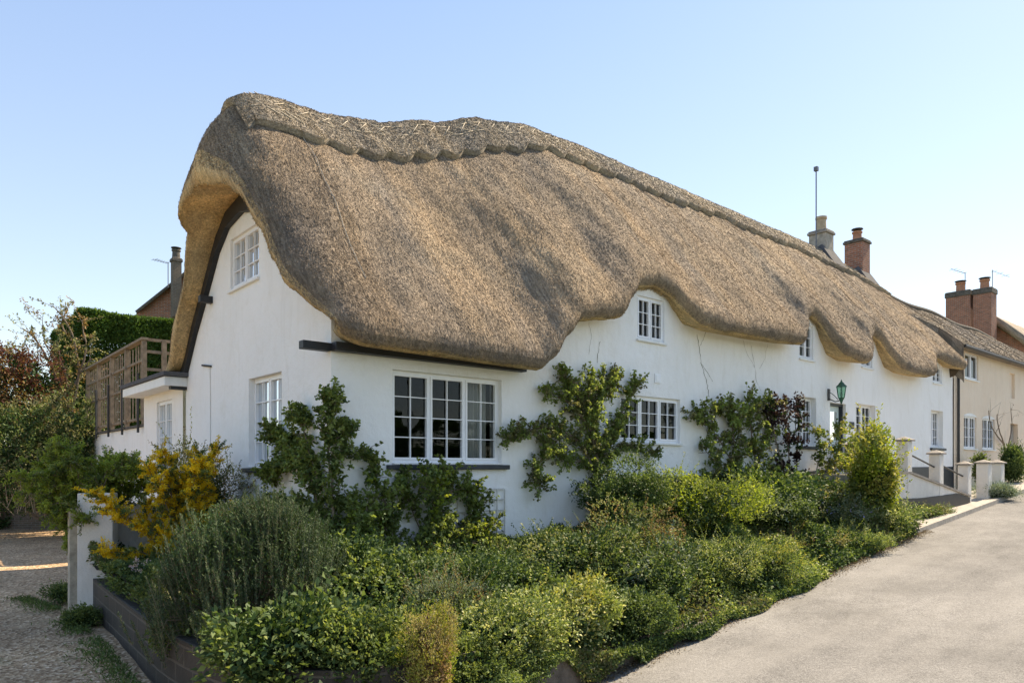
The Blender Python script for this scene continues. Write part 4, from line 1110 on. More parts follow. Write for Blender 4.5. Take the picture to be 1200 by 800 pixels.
# ------------------------------------------------------------------ plants
def nrm(n=1): return unit(rng.normal(size=(n, 3)))
def shoots_pts(base, tip, n, spread=.02):
    t = rng.random(n)[:, None]; return base*(1-t)+tip*t+rng.normal(size=(n, 3))*spread
def shrub(name, label, cat, c, r, h, n, leaf=(.035, .018), mats=('leaf_mid',), mix_=None, lumps=9, shoots=30, shoot_len=.25, up=.35, flat=0, group=None, flowers=None, stems=5, stemmat='bark', inner='leaf_dark', fill=.25, seed=0, zmin=None, droop=0):
    t = thing(name, label, cat, c, group)
    rx, ry = r; cen = np.array([c[0], c[1], c[2]+h*.5]); rad = np.array([rx, ry, h*.5])
    LC = []; LR = []
    for k in range(lumps):
        d = nrm(1)[0]; d[2] = d[2]*.8+.15
        LC.append(cen+d*rad*R.uniform(.40, .80)); LR.append(rad*R.uniform(.26, .50))
    LC.append(cen); LR.append(rad*.62)
    LC = np.array(LC); LR = np.array(LR)
    pick = rng.integers(0, len(LC), n); d = nrm(n); rr = (1-fill*rng.random(n)**1.3)*(1+.12*rng.normal(size=n))
    P = LC[pick]+d*LR[pick]*rr[:, None]
    # leaves sit in tufts, with gaps between them
    K = 8; nt_ = max(1, len(P)//K); P = P[:nt_]; d = d[:nt_]; pick = pick[:nt_]
    P = np.repeat(P, K, 0); d = np.repeat(d, K, 0); pick = np.repeat(pick, K); n2_ = len(P)
    P = P+rng.normal(size=(n2_, 3))*leaf[0]*.62+d*(leaf[0]*1.5*rng.random(n2_))[:, None]
    # drop points buried deep in other lumps
    keep = np.ones(len(P), dtype=bool)
    for k in range(len(LC)):
        q = np.linalg.norm((P-LC[k])/LR[k], axis=1); keep &= ~((q < .62) & (pick != k))
    floor_ = c[2]-.02 if zmin is None else zmin
    keep &= P[:, 2] > floor_
    P, d = P[keep], d[keep]
    Lv = Leaves(); nm = len(mats)
    out = unit(P-cen)
    Dv = out*.7+rng.normal(size=P.shape)*.55+np.array([0, 0, up-droop])
    # each tuft keeps to one leaf colour so colours lie in patches
    if nm > 1:
        wts = np.array(mix_ if mix_ else [1]*nm, float); wts /= wts.sum()
        cp = LC[rng.integers(0, len(LC), 40)]+nrm(40)*rad*.6; cm = rng.choice(nm, 40, p=wts)
        near = np.argmin(((P[:, None, :]-cp[None])**2).sum(2), 1); m = cm[near]
        sw_ = rng.random(len(P)) < .25; m[sw_] = rng.choice(nm, sw_.sum(), p=wts)
    else: m = np.zeros(len(P), dtype=int)
    sz = rng.uniform(.6, 1.25, len(P))
    for k in range(nm):
        s_ = m == k; Lv.add(P[s_], Dv[s_], leaf[0]*sz[s_], leaf[1]*sz[s_], k)
    # shoots breaking the outline
    st = MB()
    for k in range(shoots):
        q = R.randrange(len(LC)); dd = nrm(1)[0]; dd[2] = abs(dd[2])*.9+.1-droop
        b0 = LC[q]+dd*LR[q]*.8; ln = shoot_len*R.uniform(.5, 1.3)
        if b0[2] < floor_: continue
        dd2 = dd*np.array([1, 1, .8])+np.array([0, 0, up]); dd2 /= np.linalg.norm(dd2)
        tip = b0+dd2*ln+rng.normal(size=3)*ln*.12
        nl = max(4, int(ln/(leaf[0]*.45))); tt = np.linspace(.1, 1, nl)[:, None]
        PP = b0*(1-tt)+tip*tt; DD = dd2[None]*.6+nrm(nl)*.8
        Lv.add(PP, DD, leaf[0]*rng.uniform(.6, 1.1, nl), leaf[1]*rng.uniform(.7, 1.1, nl), R.randrange(nm))
        Lv.add(b0[None], (tip-b0)[None], ln, .006, R.randrange(nm), 0, 0)
    mlist = list(mats)
    # darker inner leaves, shade inside the bush put into their colour
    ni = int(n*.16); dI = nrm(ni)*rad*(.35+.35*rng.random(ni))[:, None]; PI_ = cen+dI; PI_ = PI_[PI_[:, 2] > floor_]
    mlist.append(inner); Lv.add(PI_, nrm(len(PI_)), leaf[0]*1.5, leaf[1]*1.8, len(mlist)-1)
    if flowers:
        for (fm, nf_, fs, lo) in flowers:
            mlist.append(fm); q = rng.integers(0, len(P), nf_); PP = P[q]+unit(P[q]-cen)*.02
            kk = PP[:, 2] > c[2]+h*lo; PP = PP[kk]; ang = 3
            for a in range(ang): Lv.add(PP+rng.normal(size=PP.shape)*fs*.25, unit(PP-cen)+nrm(len(PP))*.9, fs, fs*.8, len(mlist)-1)
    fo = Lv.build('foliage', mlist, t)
    for k in range(stems):
        q = LC[R.randrange(len(LC))]; b0 = np.array([c[0], c[1], c[2]-.05])
        mp = b0*.5+q*.5+np.array([R.uniform(-.06, .06), R.uniform(-.06, .06), 0])
        st.tube([tuple(b0), tuple(mp), tuple(q)], [.016, .011, .006], 5)
    if st.v: st.build('stems', stemmat, t, boxuv=False)
    return t

BR_T, BR_N = 1.9, 1.7
def branchy(name, label, cat, base, polys, leaf, mats, nleaf=9, twig=.25, twigs=10, tw_y=.5, r0=.03, stemmat='bark', group=None, mix_=None, flowers=None, up=.3, cluster=1, droop=0, gap=0, part='crown'):
    """wall climber or open tree: polylines of (x,y,z) world points, twigs and leaves along them"""
    t = thing(name, label, cat, base, group); st = MB(); Lv = Leaves(); nm = len(mats)
    for (pts, rr, dens) in polys:
        pts = [np.array(p, float) for p in densify([tuple(p) for p in pts], 4)]; twigs_ = twigs*BR_T
        pts = [p+rng.normal(size=3)*np.array([.012, .006, .012]) for p in pts]
        n_ = len(pts); st.tube([tuple(p) for p in pts], [rr*(1-.75*k/(n_-1)) for k in range(n_)], 6)
        Ltot = sum(np.linalg.norm(b-a) for a, b in zip(pts, pts[1:]))
        for k in range(int(Ltot*twigs_*dens)):
            f = R.random()**.8*(n_-1.001); i0 = int(f); p = pts[i0]*(1-f+i0)+pts[i0+1]*(f-i0)
            ax = pts[i0+1]-pts[i0]; ax = ax/np.linalg.norm(ax)
            d = nrm(1)[0]; d[1] = d[1]*tw_y-.15*(tw_y < 1); d = d+ax*.5+np.array([0, 0, up]); d /= np.linalg.norm(d)
            ln = twig*R.uniform(.4, 1.4); mid = p+d*ln*.5+rng.normal(size=3)*ln*.08; tip = p+d*ln+np.array([0, 0, -droop*ln])
            st.tube([tuple(p), tuple(mid), tuple(tip)], [.006, .004, .002], 4, cap=False)
            if R.random() < gap: continue
            nl = max(3, int(nleaf*BR_N*R.uniform(.6, 1.4))); tt = (rng.random(nl)**.7)[:, None]
            PP = p*(1-tt)+tip*tt+rng.normal(size=(nl, 3))*leaf[0]*.35
            DD = nrm(nl)*.9+d[None]*.4+np.array([0, -.3*(tw_y < 1), .1])
            mm = rng.choice(nm, p=(np.array(mix_)/sum(mix_) if mix_ else None))
            for cl in range(cluster):
                Lv.add(PP, DD+nrm(nl)*.35*cl, leaf[0]*rng.uniform(.6, 1.2, nl), leaf[1]*rng.uniform(.7, 1.2, nl), mm, .3, .15)
    mlist = list(mats)
    if flowers and Lv.V:
        allp = np.concatenate(Lv.V)[::4]
        for (fm, nf_, fs) in flowers:
            mlist.append(fm); q = allp[rng.integers(0, len(allp), nf_)]; 
            for a in range(3): Lv.add(q+rng.normal(size=q.shape)*fs*.4, nrm(len(q)), fs, fs*.7, len(mlist)-1)
    st.build('trunk' if part == 'crown' else 'stems', stemmat, t, boxuv=False)
    if Lv.V: Lv.build(part if part == 'crown' else 'foliage', mlist, t)
    return t

def FX(px, y): return F(px, 546, y)[0]
def zat(px, py, y): return F(px, py, y)[2]
def at_bed(px, y, dz=-.05):
    x = FX(px, y); return (x, y, bed(x, y)+dz)
def sh_px(name, label, cat, pxc, y, pxw, ptop, n, base=None, pbot=None, **k):
    """shrub standing on the bed at depth row y, its width and top read in photo pixels"""
    x = FX(pxc, y); s = (y-CAM[1])/ray(pxc)[1]; rx = pxw*s/846/2
    z0 = bed(x, y)-.04 if base is None else base
    if pbot is not None: z0 = (546-pbot)*s/846
    h = (546-ptop)*s/846-z0
    k.setdefault('r', (rx*.95, rx*.8))
    return shrub(name, label, cat, (x, y, z0), k.pop('r'), h, n, **k)

# rosemary: upright needle-covered stems
def rosemary(name, label, c, rx, ry, h, nst, seed=1):
    t = thing(name, label, 'shrub', c); Lv = Leaves(); st = MB()
    P_all = []; D_all = []
    cl = [(R.uniform(0, 2*pi), sqrt(R.random()), R.uniform(-.16, .06), R.gauss(0, .16), R.gauss(0, .16)) for _ in range(26)]
    for k in range(nst):
        c_ = R.choice(cl); ex, ey = cos(c_[0])*c_[1]+R.gauss(0, .12), sin(c_[0])*c_[1]+R.gauss(0, .12); q = min(1.05, math.hypot(ex, ey))
        top = np.array([c[0]+ex*rx, c[1]+ey*ry, c[2]+h*(sqrt(max(.02, 1-.80*q*q))*R.uniform(.80, 1.02)+c_[2])])
        lowz = R.uniform(.2, .75) if q > .7 and R.random() < .7 else 1
        top[2] = c[2]+(top[2]-c[2])*lowz
        b0 = np.array([c[0]+ex*rx*.25, c[1]+ey*ry*.25, c[2]+.05])
        mid = b0*.42+top*.58+np.array([ex*rx*.12, ey*ry*.12, -h*.06])
        L_ = R.uniform(.34, .62); d1 = np.array([ex*.30+c_[3]+R.gauss(0, .07), ey*.25+c_[4]+R.gauss(0, .07), 1.0]); d1 /= np.linalg.norm(d1)
        s0 = top-d1*L_
        st.tube([tuple(b0), tuple(mid*.5+s0*.5+np.array([0, 0, -.03])), tuple(s0), tuple(top)], [.004, .003, .003, .0015], 4, cap=False)
        nn = int(L_/.0026); tt = (np.arange(nn)+rng.random(nn))/nn
        P = s0[None]*(1-tt[:, None])+top[None]*tt[:, None]
        th_ = rng.random(nn)*2*pi; side = np.stack([np.cos(th_), np.sin(th_), np.zeros(nn)], 1)
        Dn = side*.8+d1[None]*.85; P_all.append(P); D_all.append(Dn)
        # side sprigs
        for q2 in range(2):
            tq = R.uniform(.2, .7); b1 = s0*(1-tq)+top*tq; th2 = R.uniform(0, 2*pi); d2 = np.array([cos(th2)*.5, sin(th2)*.5, .85]); d2 /= np.linalg.norm(d2); l2 = R.uniform(.08, .15)
            n2 = int(l2/.005); t2 = rng.random(n2)[:, None]; P_all.append(b1[None]+d2[None]*l2*t2); th3 = rng.random(n2)*2*pi
            D_all.append(np.stack([np.cos(th3), np.sin(th3), np.zeros(n2)], 1)*.8+d2[None]*.85)
    P = np.concatenate(P_all); Dn = np.concatenate(D_all)
    Lv.add(P, Dn, .030*rng.uniform(.7, 1.2, len(P)), .0062, 0, 0, 0)
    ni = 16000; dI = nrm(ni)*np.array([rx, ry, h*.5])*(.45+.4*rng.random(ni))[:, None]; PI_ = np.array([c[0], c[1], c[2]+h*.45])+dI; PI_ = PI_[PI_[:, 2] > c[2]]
    Lv.add(PI_, nrm(len(PI_))+np.array([0, 0, .8]), .05, .01, 1, 0, 0)  # dark inner leaves, base shading put in as colour
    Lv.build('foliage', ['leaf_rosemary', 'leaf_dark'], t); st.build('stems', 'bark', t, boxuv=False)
rosemary('rosemary_bush', 'big dark grey-green rosemary bush on the bed at the corner', (-1.55, -1.28, -1.62), 1.04, .82, 1.46, 760)

# forsythia
fx = thing
pol = []
c = np.array([-1.15, 2.4, -1.5])
for k in range(38):
    a = R.uniform(0, 2*pi); q = R.uniform(.2, 1.25); tip = c+np.array([cos(a)*.98*q, sin(a)*.9*q, 1.3+R.uniform(-.45, .62)-.5*q*q])
    mid = c*.45+tip*.55+np.array([0, 0, .1]); pol.append(([tuple(c), tuple(mid), tuple(tip)], .012, 1.0))
branchy('forsythia', 'forsythia shrub covered in orange-yellow blossom left of the gable', 'shrub', tuple(c), pol, (.034, .02), ['petal_yellow', 'leaf_mid', 'leaf_fresh'], nleaf=36, twig=.17, twigs=20, tw_y=1, r0=.01, mix_=[8, .8, 2.0], part='foliage')
shrub('shrub', 'olive green shrub with bare twigs in front of the gable wall', 'shrub', (-.62, 3.3, -1.5), (.62, .8), 1.85, 13000, (.04, .02), ('leaf_olive', 'leaf_yellow', 'leaf_brown'), [3, 1.5, 1], lumps=12, shoots=90, shoot_len=.4)
# arching shrub over the gate pillar
pol = []
c = np.array([-2.2, 3.8, -1.85])
for k in range(44):
    a = R.uniform(0, 2*pi); q = R.uniform(.3, 1.0); zz = R.uniform(1.25, 2.2)-.35*q
    tip = c+np.array([cos(a)*1.0*q, sin(a)*.8*q, zz]); mid = np.array([c[0]+cos(a)*.45*q, c[1]+sin(a)*.4*q, c[2]+zz*.95]); pol.append(([tuple(c+np.array([0, 0, .5])), tuple(mid), tuple(tip)], .010, 1))
branchy('arching_shrub', 'lime green layered shrub spreading over the gate pillar', 'shrub', tuple(c), pol, (.042, .021), ['leaf_fresh', 'leaf_arch', 'leaf_mid'], nleaf=34, twig=.22, twigs=13, tw_y=1, mix_=[2.5, 5, .2], up=.0, part='foliage')

# corner climber (px 300-420)
def FP(l, y=-.12): return [F(a, b, y) for a, b in l]
def GP(l, x=-.14): return [Gx(a, b, x) for a, b in l]
pol = [(FP([(392, 650), (388, 560), (384, 500), (388, 458)]), .02, 1.1), (GP([(380, 640), (365, 560), (345, 530), (318, 505)]), .015, 1.5),
       (GP([(378, 650), (360, 600), (330, 590), (300, 600)]), .015, 1.5), (GP([(372, 560), (355, 500), (350, 490)]), .012, 1.5), (GP([(385, 640), (350, 640), (310, 650)]), .015, 1.5),
       (GP([(372, 580), (350, 545), (330, 545), (310, 560)]), .012, 1.5), (FP([(390, 560), (402, 520), (408, 505)]), .01, 1)]
branchy('climbing_shrub', 'leafy climber on the corner of the cottage reaching to the eave', 'climber', (0, -.2, -1.4), pol, (.055, .042), ['leaf_vine', 'leaf_fresh', 'leaf_mid'], nleaf=13, twig=.2, twigs=20, tw_y=.6, mix_=[4, 2.5, 1], cluster=2, part='foliage')
# vine below the large window
pol = [(FP([(470, 690), (460, 620), (440, 560), (425, 530)]), .02, 1), (FP([(470, 690), (500, 620), (530, 570), (520, 555)]), .018, 1), (FP([(475, 690), (520, 650), (560, 600), (545, 575)]), .018, 1.1),
       (FP([(470, 680), (430, 640), (400, 620)]), .018, 1), (FP([(460, 640), (440, 600), (410, 590)]), .014, 1), (FP([(500, 640), (480, 590), (470, 562)]), .012, 1), (FP([(520, 670), (560, 640), (568, 615)], -.2), .012, 1),
       (FP([(450, 690), (480, 650), (520, 620)], -.3), .014, 1.3), (FP([(400, 690), (430, 670), (480, 660)], -.35), .014, 1.3),
       (FP([(470, 690), (520, 680), (575, 670)], -.35), .014, 1.3), (FP([(470, 690), (440, 650), (430, 600)], -.3), .014, 1.2), (FP([(480, 690), (530, 640), (565, 625)], -.3), .014, 1.3), (FP([(475, 690), (510, 600), (500, 565)], -.25), .014, 1.2), (FP([(400, 690), (395, 640), (420, 600)], -.3), .014, 1.2)]
branchy('climbing_vine', 'broad vine with fresh green leaves under the large front window', 'climber', F(470, 700, -.2), pol, (.06, .05), ['leaf_vine', 'leaf_fresh', 'leaf_lime', 'leaf_mid'], nleaf=10, twig=.27, twigs=19, tw_y=.5, mix_=[4, 2.5, .6, 1.2], cluster=2, part='foliage')
# wall tree between windows
pol = [(FP([(700, 600), (700, 560), (698, 520), (690, 480), (692, 440)]), .045, 1), (FP([(700, 560), (680, 520), (650, 500), (620, 505), (592, 517)]), .028, .9), (FP([(690, 500), (665, 470), (640, 462)]), .02, 1), (FP([(698, 530), (720, 500), (740, 460), (745, 450)]), .02, .9),
       (FP([(690, 480), (715, 455), (722, 440)]), .018, 1), (FP([(696, 520), (680, 470), (665, 450), (662, 438)]), .018, 1), (FP([(660, 505), (640, 530), (628, 555), (634, 570)]), .014, 1), (FP([(700, 550), (725, 530), (750, 525), (768, 535)]), .014, .6), (FP([(700, 540), (715, 520), (722, 500)]), .014, 1),
       (FP([(690, 540), (660, 540), (640, 520)]), .014, 1), (FP([(695, 500), (700, 470), (708, 440)]), .014, 1)]
branchy('wall_shrub', 'trained shrub with spreading arms on the wall left of the three light window', 'climber', F(700, 600, -.1), pol, (.05, .038), ['leaf_vine', 'leaf_fresh', 'leaf_olive'], nleaf=13, twig=.24, twigs=24, tw_y=.7, mix_=[4, 2, 1.5], cluster=2, part='foliage')
pol = [(FP([(880, 600), (870, 560), (860, 520), (855, 475)]), .03, 1), (FP([(880, 600), (885, 550), (880, 500), (875, 468)]), .03, 1), (FP([(868, 555), (845, 520), (825, 488), (815, 490)]), .02, .9), (FP([(885, 550), (900, 510), (895, 475)]), .02, 1), (FP([(870, 570), (845, 550), (825, 525)]), .02, .8), (FP([(880, 530), (865, 500), (840, 475)]), .014, 1), (FP([(880, 590), (850, 575), (830, 560)]), .014, .9), (FP([(885, 590), (905, 560), (915, 540)]), .014, 1)]
branchy('wall_shrub', 'open shrub with pale flower heads against the wall right of centre', 'climber', F(880, 605, -.1), pol, (.075, .055), ['leaf_vine', 'leaf_fresh', 'leaf_olive'], nleaf=11, twig=.36, twigs=13, tw_y=.9, mix_=[3, 2.4, 1.5], cluster=2, flowers=[('leaf_yellow', 160, .06)], part='foliage')
pol = [(FP([(925, 600), (925, 540), (920, 500), (915, 470)], -.3), .02, 1), (FP([(928, 600), (935, 540), (932, 495), (935, 475)], -.3), .02, 1), (FP([(922, 560), (908, 510), (905, 480)], -.3), .02, 1)]
branchy('purple_shrub', 'dark purple leaved shrub in front of the ground floor window', 'shrub', F(925, 600, -.3), pol, (.075, .055), ['leaf_purple', 'leaf_dark'], nleaf=9, twig=.30, twigs=8, tw_y=.9, mix_=[4, 1], cluster=2, part='foliage')
pol = [(FP([(950, 600), (965, 570), (985, 540), (1000, 520)], -.5), .03, .6), (FP([(950, 600), (955, 560), (962, 530), (958, 505)], -.5), .025, .6), (FP([(965, 570), (975, 530), (985, 500)], -.5), .02, .8), (FP([(985, 545), (1000, 545), (1012, 530)], -.5), .014, .8), (FP([(950, 598), (975, 598), (1005, 596)], -.7), .02, .2)]
branchy('open_shrub', 'sparse yellow-green shrub with pale bare stems in front of the door', 'shrub', F(950, 602, -.5), pol, (.08, .055), ['leaf_fresh', 'leaf_yellow', 'leaf_mid'], nleaf=10, twig=.32, twigs=12, tw_y=.9, mix_=[2, 2, 1], cluster=2, stemmat='pale_bark', part='foliage')
sh_px('golden_bush', 'tall golden yellow-green bush left of the step pillars', 'shrub', 1024, -2.15, 66, 510, 13000, pbot=612, leaf=(.075, .045), mats=('leaf_lime', 'leaf_yellow', 'leaf_fresh'), mix_=[4, 2, 1.5], lumps=9, shoots=130, shoot_len=.5, up=.4)

# bed shrubs, back to front (centre px, depth row y, width px, top py)
B = [
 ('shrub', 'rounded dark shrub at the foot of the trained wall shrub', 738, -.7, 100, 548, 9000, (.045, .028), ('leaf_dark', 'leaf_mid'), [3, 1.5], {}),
 ('shrub', 'low dark green shrub under the vine at the corner', 400, -.9, 110, 640, 8000, (.04, .026), ('leaf_dark', 'leaf_mid'), [3, 1], {}),  # leaf colours kept dark for the shade under the vine
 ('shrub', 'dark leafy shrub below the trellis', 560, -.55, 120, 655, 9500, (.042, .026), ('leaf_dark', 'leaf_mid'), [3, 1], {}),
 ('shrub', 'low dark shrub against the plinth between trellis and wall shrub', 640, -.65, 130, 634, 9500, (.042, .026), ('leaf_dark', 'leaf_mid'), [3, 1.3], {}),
 ('shrub', 'shaded shrub in the middle of the bed beneath the vine', 470, -1.5, 150, 668, 11000, (.038, .024), ('leaf_dark', 'leaf_mid', 'leaf_fresh'), [3, 1.6, .5], {}),  # mostly dark leaves, shade below the vine put into their colour
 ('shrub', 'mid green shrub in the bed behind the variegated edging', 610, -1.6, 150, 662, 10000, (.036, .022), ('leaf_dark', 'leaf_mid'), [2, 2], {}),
 ('flowering_shrub', 'dull pink and green domed shrub near the middle of the bed', 735, -1.55, 100, 596, 12000, (.028, .018), ('leaf_hebe', 'leaf_brown', 'leaf_mid'), [3, 1.6, 1.3], {'lumps': 16}),
 ('flowering_shrub', 'dark shrub dotted with small white flowers beside the road', 765, -2.6, 105, 655, 11000, (.034, .022), ('leaf_mid', 'leaf_dark', 'leaf_grey'), [3, 2, 1], {'flowers': [('petal_white', 130, .022, .2)]}),
 ('shrub', 'bright yellow-green feathery shrub in the middle of the bank', 822, -1.3, 115, 562, 12500, (.042, .02), ('leaf_lime', 'leaf_fresh', 'leaf_mid'), [3, 3, 1.2], {'shoots': 120, 'shoot_len': .35, 'up': .5}),
 ('shrub', 'green shrub below the bright yellow-green shrub', 850, -2.55, 100, 640, 9000, (.034, .02), ('leaf_fresh', 'leaf_mid', 'leaf_var'), [2, 2, 1.5], {}),
 ('shrub', 'low dark shrub at the foot of the open flowering wall shrub', 885, -.75, 110, 562, 8000, (.055, .035), ('leaf_dark', 'leaf_mid'), [2, 2], {}),
 ('shrub', 'grey leaved mound in the upper bank', 905, -1.35, 95, 588, 8500, (.04, .024), ('leaf_grey', 'leaf_mid', 'leaf_dark'), [2, 2, 1], {}),
 ('shrub', 'yellow tinged leafy shrub low on the bank', 893, -2.6, 85, 648, 8000, (.034, .02), ('leaf_fresh', 'leaf_yellow', 'leaf_mid'), [2, 1.5, 2], {}),
 ('shrub', 'deep green shrub under the sparse yellow-green shrub', 955, -.95, 90, 572, 6500, (.06, .036), ('leaf_dark', 'leaf_mid', 'leaf_olive'), [2, 2, 1], {}),
 ('flowering_shrub', 'small shrub with an orange bloom beside the road', 945, -2.2, 80, 632, 7000, (.038, .022), ('leaf_olive', 'leaf_mid', 'leaf_brown'), [2, 2, .6], {'flowers': [('petal_orange', 9, .05, .3)]}),
 ('flowering_shrub', 'shrub with pale blue flower heads on the bank', 975, -1.6, 75, 600, 6500, (.042, .024), ('leaf_olive', 'leaf_mid', 'leaf_grey'), [2, 2, 1], {'flowers': [('petal_blue', 45, .045, .4)]}),
 ('shrub', 'olive green shrub between the blue flowers and golden bush', 1000, -1.7, 70, 596, 6000, (.046, .026), ('leaf_olive', 'leaf_hebe', 'leaf_mid'), [2, 1, 1], {}),
 ('shrub', 'pale mounded shrub at the road edge below the golden bush', 1035, -2.15, 78, 600, 6500, (.042, .022), ('leaf_var', 'leaf_mid', 'leaf_hebe'), [1.5, 2, 1], {}),
 ('shrub', 'low mixed green shrub at the road edge right of the orange bloom', 985, -2.3, 80, 634, 6500, (.04, .022), ('leaf_mid', 'leaf_hebe', 'leaf_fresh'), [2, 1, 1.3], {}),
 ('shrub', 'cream edged variegated shrub along the front of the bed', 655, -3.0, 135, 688, 13000, (.032, .02), ('leaf_var', 'leaf_fresh', 'leaf_yellow'), [3, 2.4, .8], {}),
 ('shrub', 'white tipped variegated shrub in the front centre of the bed', 585, -3.35, 120, 704, 12000, (.03, .019), ('leaf_var', 'leaf_fresh', 'leaf_mid'), [3, 2, 1], {}),
 ('shrub', 'grey-green dry tipped shrub above the small golden bush', 527, -2.5, 76, 682, 6500, (.034, .010), ('leaf_grey', 'leaf_brown', 'leaf_mid'), [3, 1, 1], {'up': .8, 'lumps': 12}),
 ('shrub', 'glossy leaved low shrub spilling over the black wall', 352, -2.78, 165, 722, 17000, (.040, .024), ('leaf_mid', 'leaf_fresh', 'leaf_dark'), [3, .6, 2.6], {'base': -2.02, 'lumps': 30, 'shoots': 150, 'shoot_len': .2}),
 ('shrub', 'low leafy shrub between the glossy shrub and golden bush', 430, -3.15, 120, 726, 12000, (.034, .021), ('leaf_mid', 'leaf_fresh', 'leaf_dark'), [3, 1.8, .8], {'lumps': 14}),
 ('shrub', 'spreading leafy shrub at the road edge right of the variegated shrub', 735, -2.95, 90, 690, 9000, (.034, .021), ('leaf_mid', 'leaf_fresh', 'leaf_dark'), [3, 1, 1.4], {}),
 ('shrub', 'tall mixed green shrub behind the white flowered shrub', 690, -1.9, 110, 622, 10000, (.034, .021), ('leaf_mid', 'leaf_hebe', 'leaf_dark'), [2, 1.4, 1.6], {}),
 ('shrub', 'broad dark shrub behind the cream edged variegated shrub', 540, -2.1, 120, 672, 10000, (.036, .022), ('leaf_dark', 'leaf_mid'), [2, 1], {}),
 ('shrub', 'trailing green shrub hanging over the stone edging', 545, -3.55, 120, 742, 9000, (.032, .02), ('leaf_mid', 'leaf_fresh'), [2, 2], {}),
]
LV = [1.0, 1.45, 1.2, .9, 1.7, 1.3]
for bi, (nm_, lab, pxc, y, pw, pt_, n_, lf, mt, mx, kw) in enumerate(B):
    q_ = LV[bi % 6]; lf = (lf[0]*q_, lf[1]*q_); n_ = int(n_/q_**1.3)
    kw = dict(kw); x_ = FX(pxc, y)
    if y < edge(x_)+.75 and pxc > 380: kw['base'] = roadz(x_)+.06; n_ = int(n_*1.2)
    kw.setdefault('shoots', 110); kw.setdefault('shoot_len', .30)
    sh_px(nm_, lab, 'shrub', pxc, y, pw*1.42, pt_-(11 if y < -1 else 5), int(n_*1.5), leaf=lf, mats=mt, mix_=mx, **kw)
# small golden columnar bush at the front
gb_x, gb_y = -1.02, -3.78
shrub('golden_dwarf_bush', 'small upright golden bush in front of the black wall', 'shrub', (gb_x, gb_y, -2.3), (.29, .29), 1.24, 22000, (.022, .010), ('leaf_tan', 'leaf_yellow', 'leaf_lime'), [2, 3, 1.2], lumps=16, shoots=150, shoot_len=.13, up=.9, inner='leaf_brown')
# cover at the left corner by the pillar
shrub('leafy_clump', 'low leafy clump behind the top of the black wall near the pillar', 'plant', (-1.85, 1.9, -1.72), (.42, 1.3), .42, 9000, (.05, .022), ('leaf_mid', 'leaf_fresh'), [2, 1], lumps=12, shoots=60, shoot_len=.15)
shrub('leafy_clump', 'bushy green clump between rosemary and the black wall', 'plant', (-1.98, .1, -1.74), (.32, .9), .42, 8500, (.045, .02), ('leaf_mid', 'leaf_fresh'), [2, 1], lumps=12, shoots=50, shoot_len=.14)
shrub('leafy_clump', 'trailing clump hanging over the black wall below the rosemary', 'plant', (-2.15, -1.0, -2.0), (.26, .5), .55, 7000, (.036, .02), ('leaf_fresh', 'leaf_mid'), [1, 2], lumps=9, shoots=30, shoot_len=.12, zmin=-2.05)
shrub('heather', 'small spray of pink-white flowers above the black wall', 'flower', (-2.0, 1.25, -1.45), (.12, .28), .22, 900, (.03, .012), ('leaf_mid',), flowers=[('petal_pink', 420, .022, .0)], lumps=5, shoots=6, stems=2)
# dense low planting under everything
def cover():
    Lv = Leaves(); n = 210000
    x = rng.uniform(-2.25, 12.6, n); 
    # denser near the camera
    x = -2.2+14.8*rng.random(n)**1.35; y = np.array([lerp(edge(a)+.05, (-.05 if a > -.02 else 4.0), rng.random()) for a in x])
    z = np.array([bed(a, b) for a, b in zip(x, y)])
    md = np.clip((np.sin(x*2.3+y*1.1+.6)*np.sin(y*2.9-x*.8)+.5*np.sin(x*4.9-y*3.7)+.6)/1.6, 0, 1); ed = np.array([edge(q) for q in x])
    near = np.exp(-((y-ed)/.25)**2); y = y-near*.16*rng.random(n)*(x > -.3); z = z-.22*near*rng.random(n)*(x > -1)
    hh = .08+.42*md*np.clip((y-ed)/.35, .25, 1)*np.where(x < -.1, .6, 1); z = z+hh*rng.random(n)**.45
    xe_ = rng.uniform(-.2, 7.5, 26000); ye_ = np.array([edge(q) for q in xe_])-.05-.16*rng.random(26000)*(np.sin(xe_*4.1)*.4+.7); ze_ = np.array([roadz(q)+bedh(q)*1.15 for q in xe_])-rng.random(26000)*.34*(np.sin(xe_*5.3+1)*.45+.62)
    ze_ = np.maximum(ze_, np.array([roadz(q)+.03 for q in xe_]))
    x = np.concatenate([x, xe_]); y = np.concatenate([y, ye_]); z = np.concatenate([z, ze_]); n = len(x)
    P = np.stack([x, y, z], 1); k = rng.random(n); sc = np.clip(np.linalg.norm(P-np.array(CAM), axis=1)/9, .8, 1.6)
    reg = np.sin(x*1.7+2*np.sin(y*1.9))+.7*np.sin(y*3.1+x*.9)+.5*np.sin(x*5.3-y*2)
    m = np.where(reg < -.3, np.where(k < .7, 0, 1), np.where(reg < .5, np.where(k < .35, 0, np.where(k < .8, 1, 2)), np.where(reg < 1.1, np.where(k < .3, 1, np.where(k < .7, 2, 3)), np.where(k < .5, 1, 4))))
    Dn = nrm(n)+np.array([0, -.2, .5])
    for q in range(5):
        s_ = m == q; Lv.add(P[s_], Dn[s_], .042*sc[s_], .024*sc[s_], q)
    tag(Lv.build('ground_cover', ['leaf_dark', 'leaf_mid', 'leaf_fresh', 'leaf_var', 'leaf_olive']), 'low leafy ground cover filling the planted bed', 'ground cover', None, 'stuff')
cover()
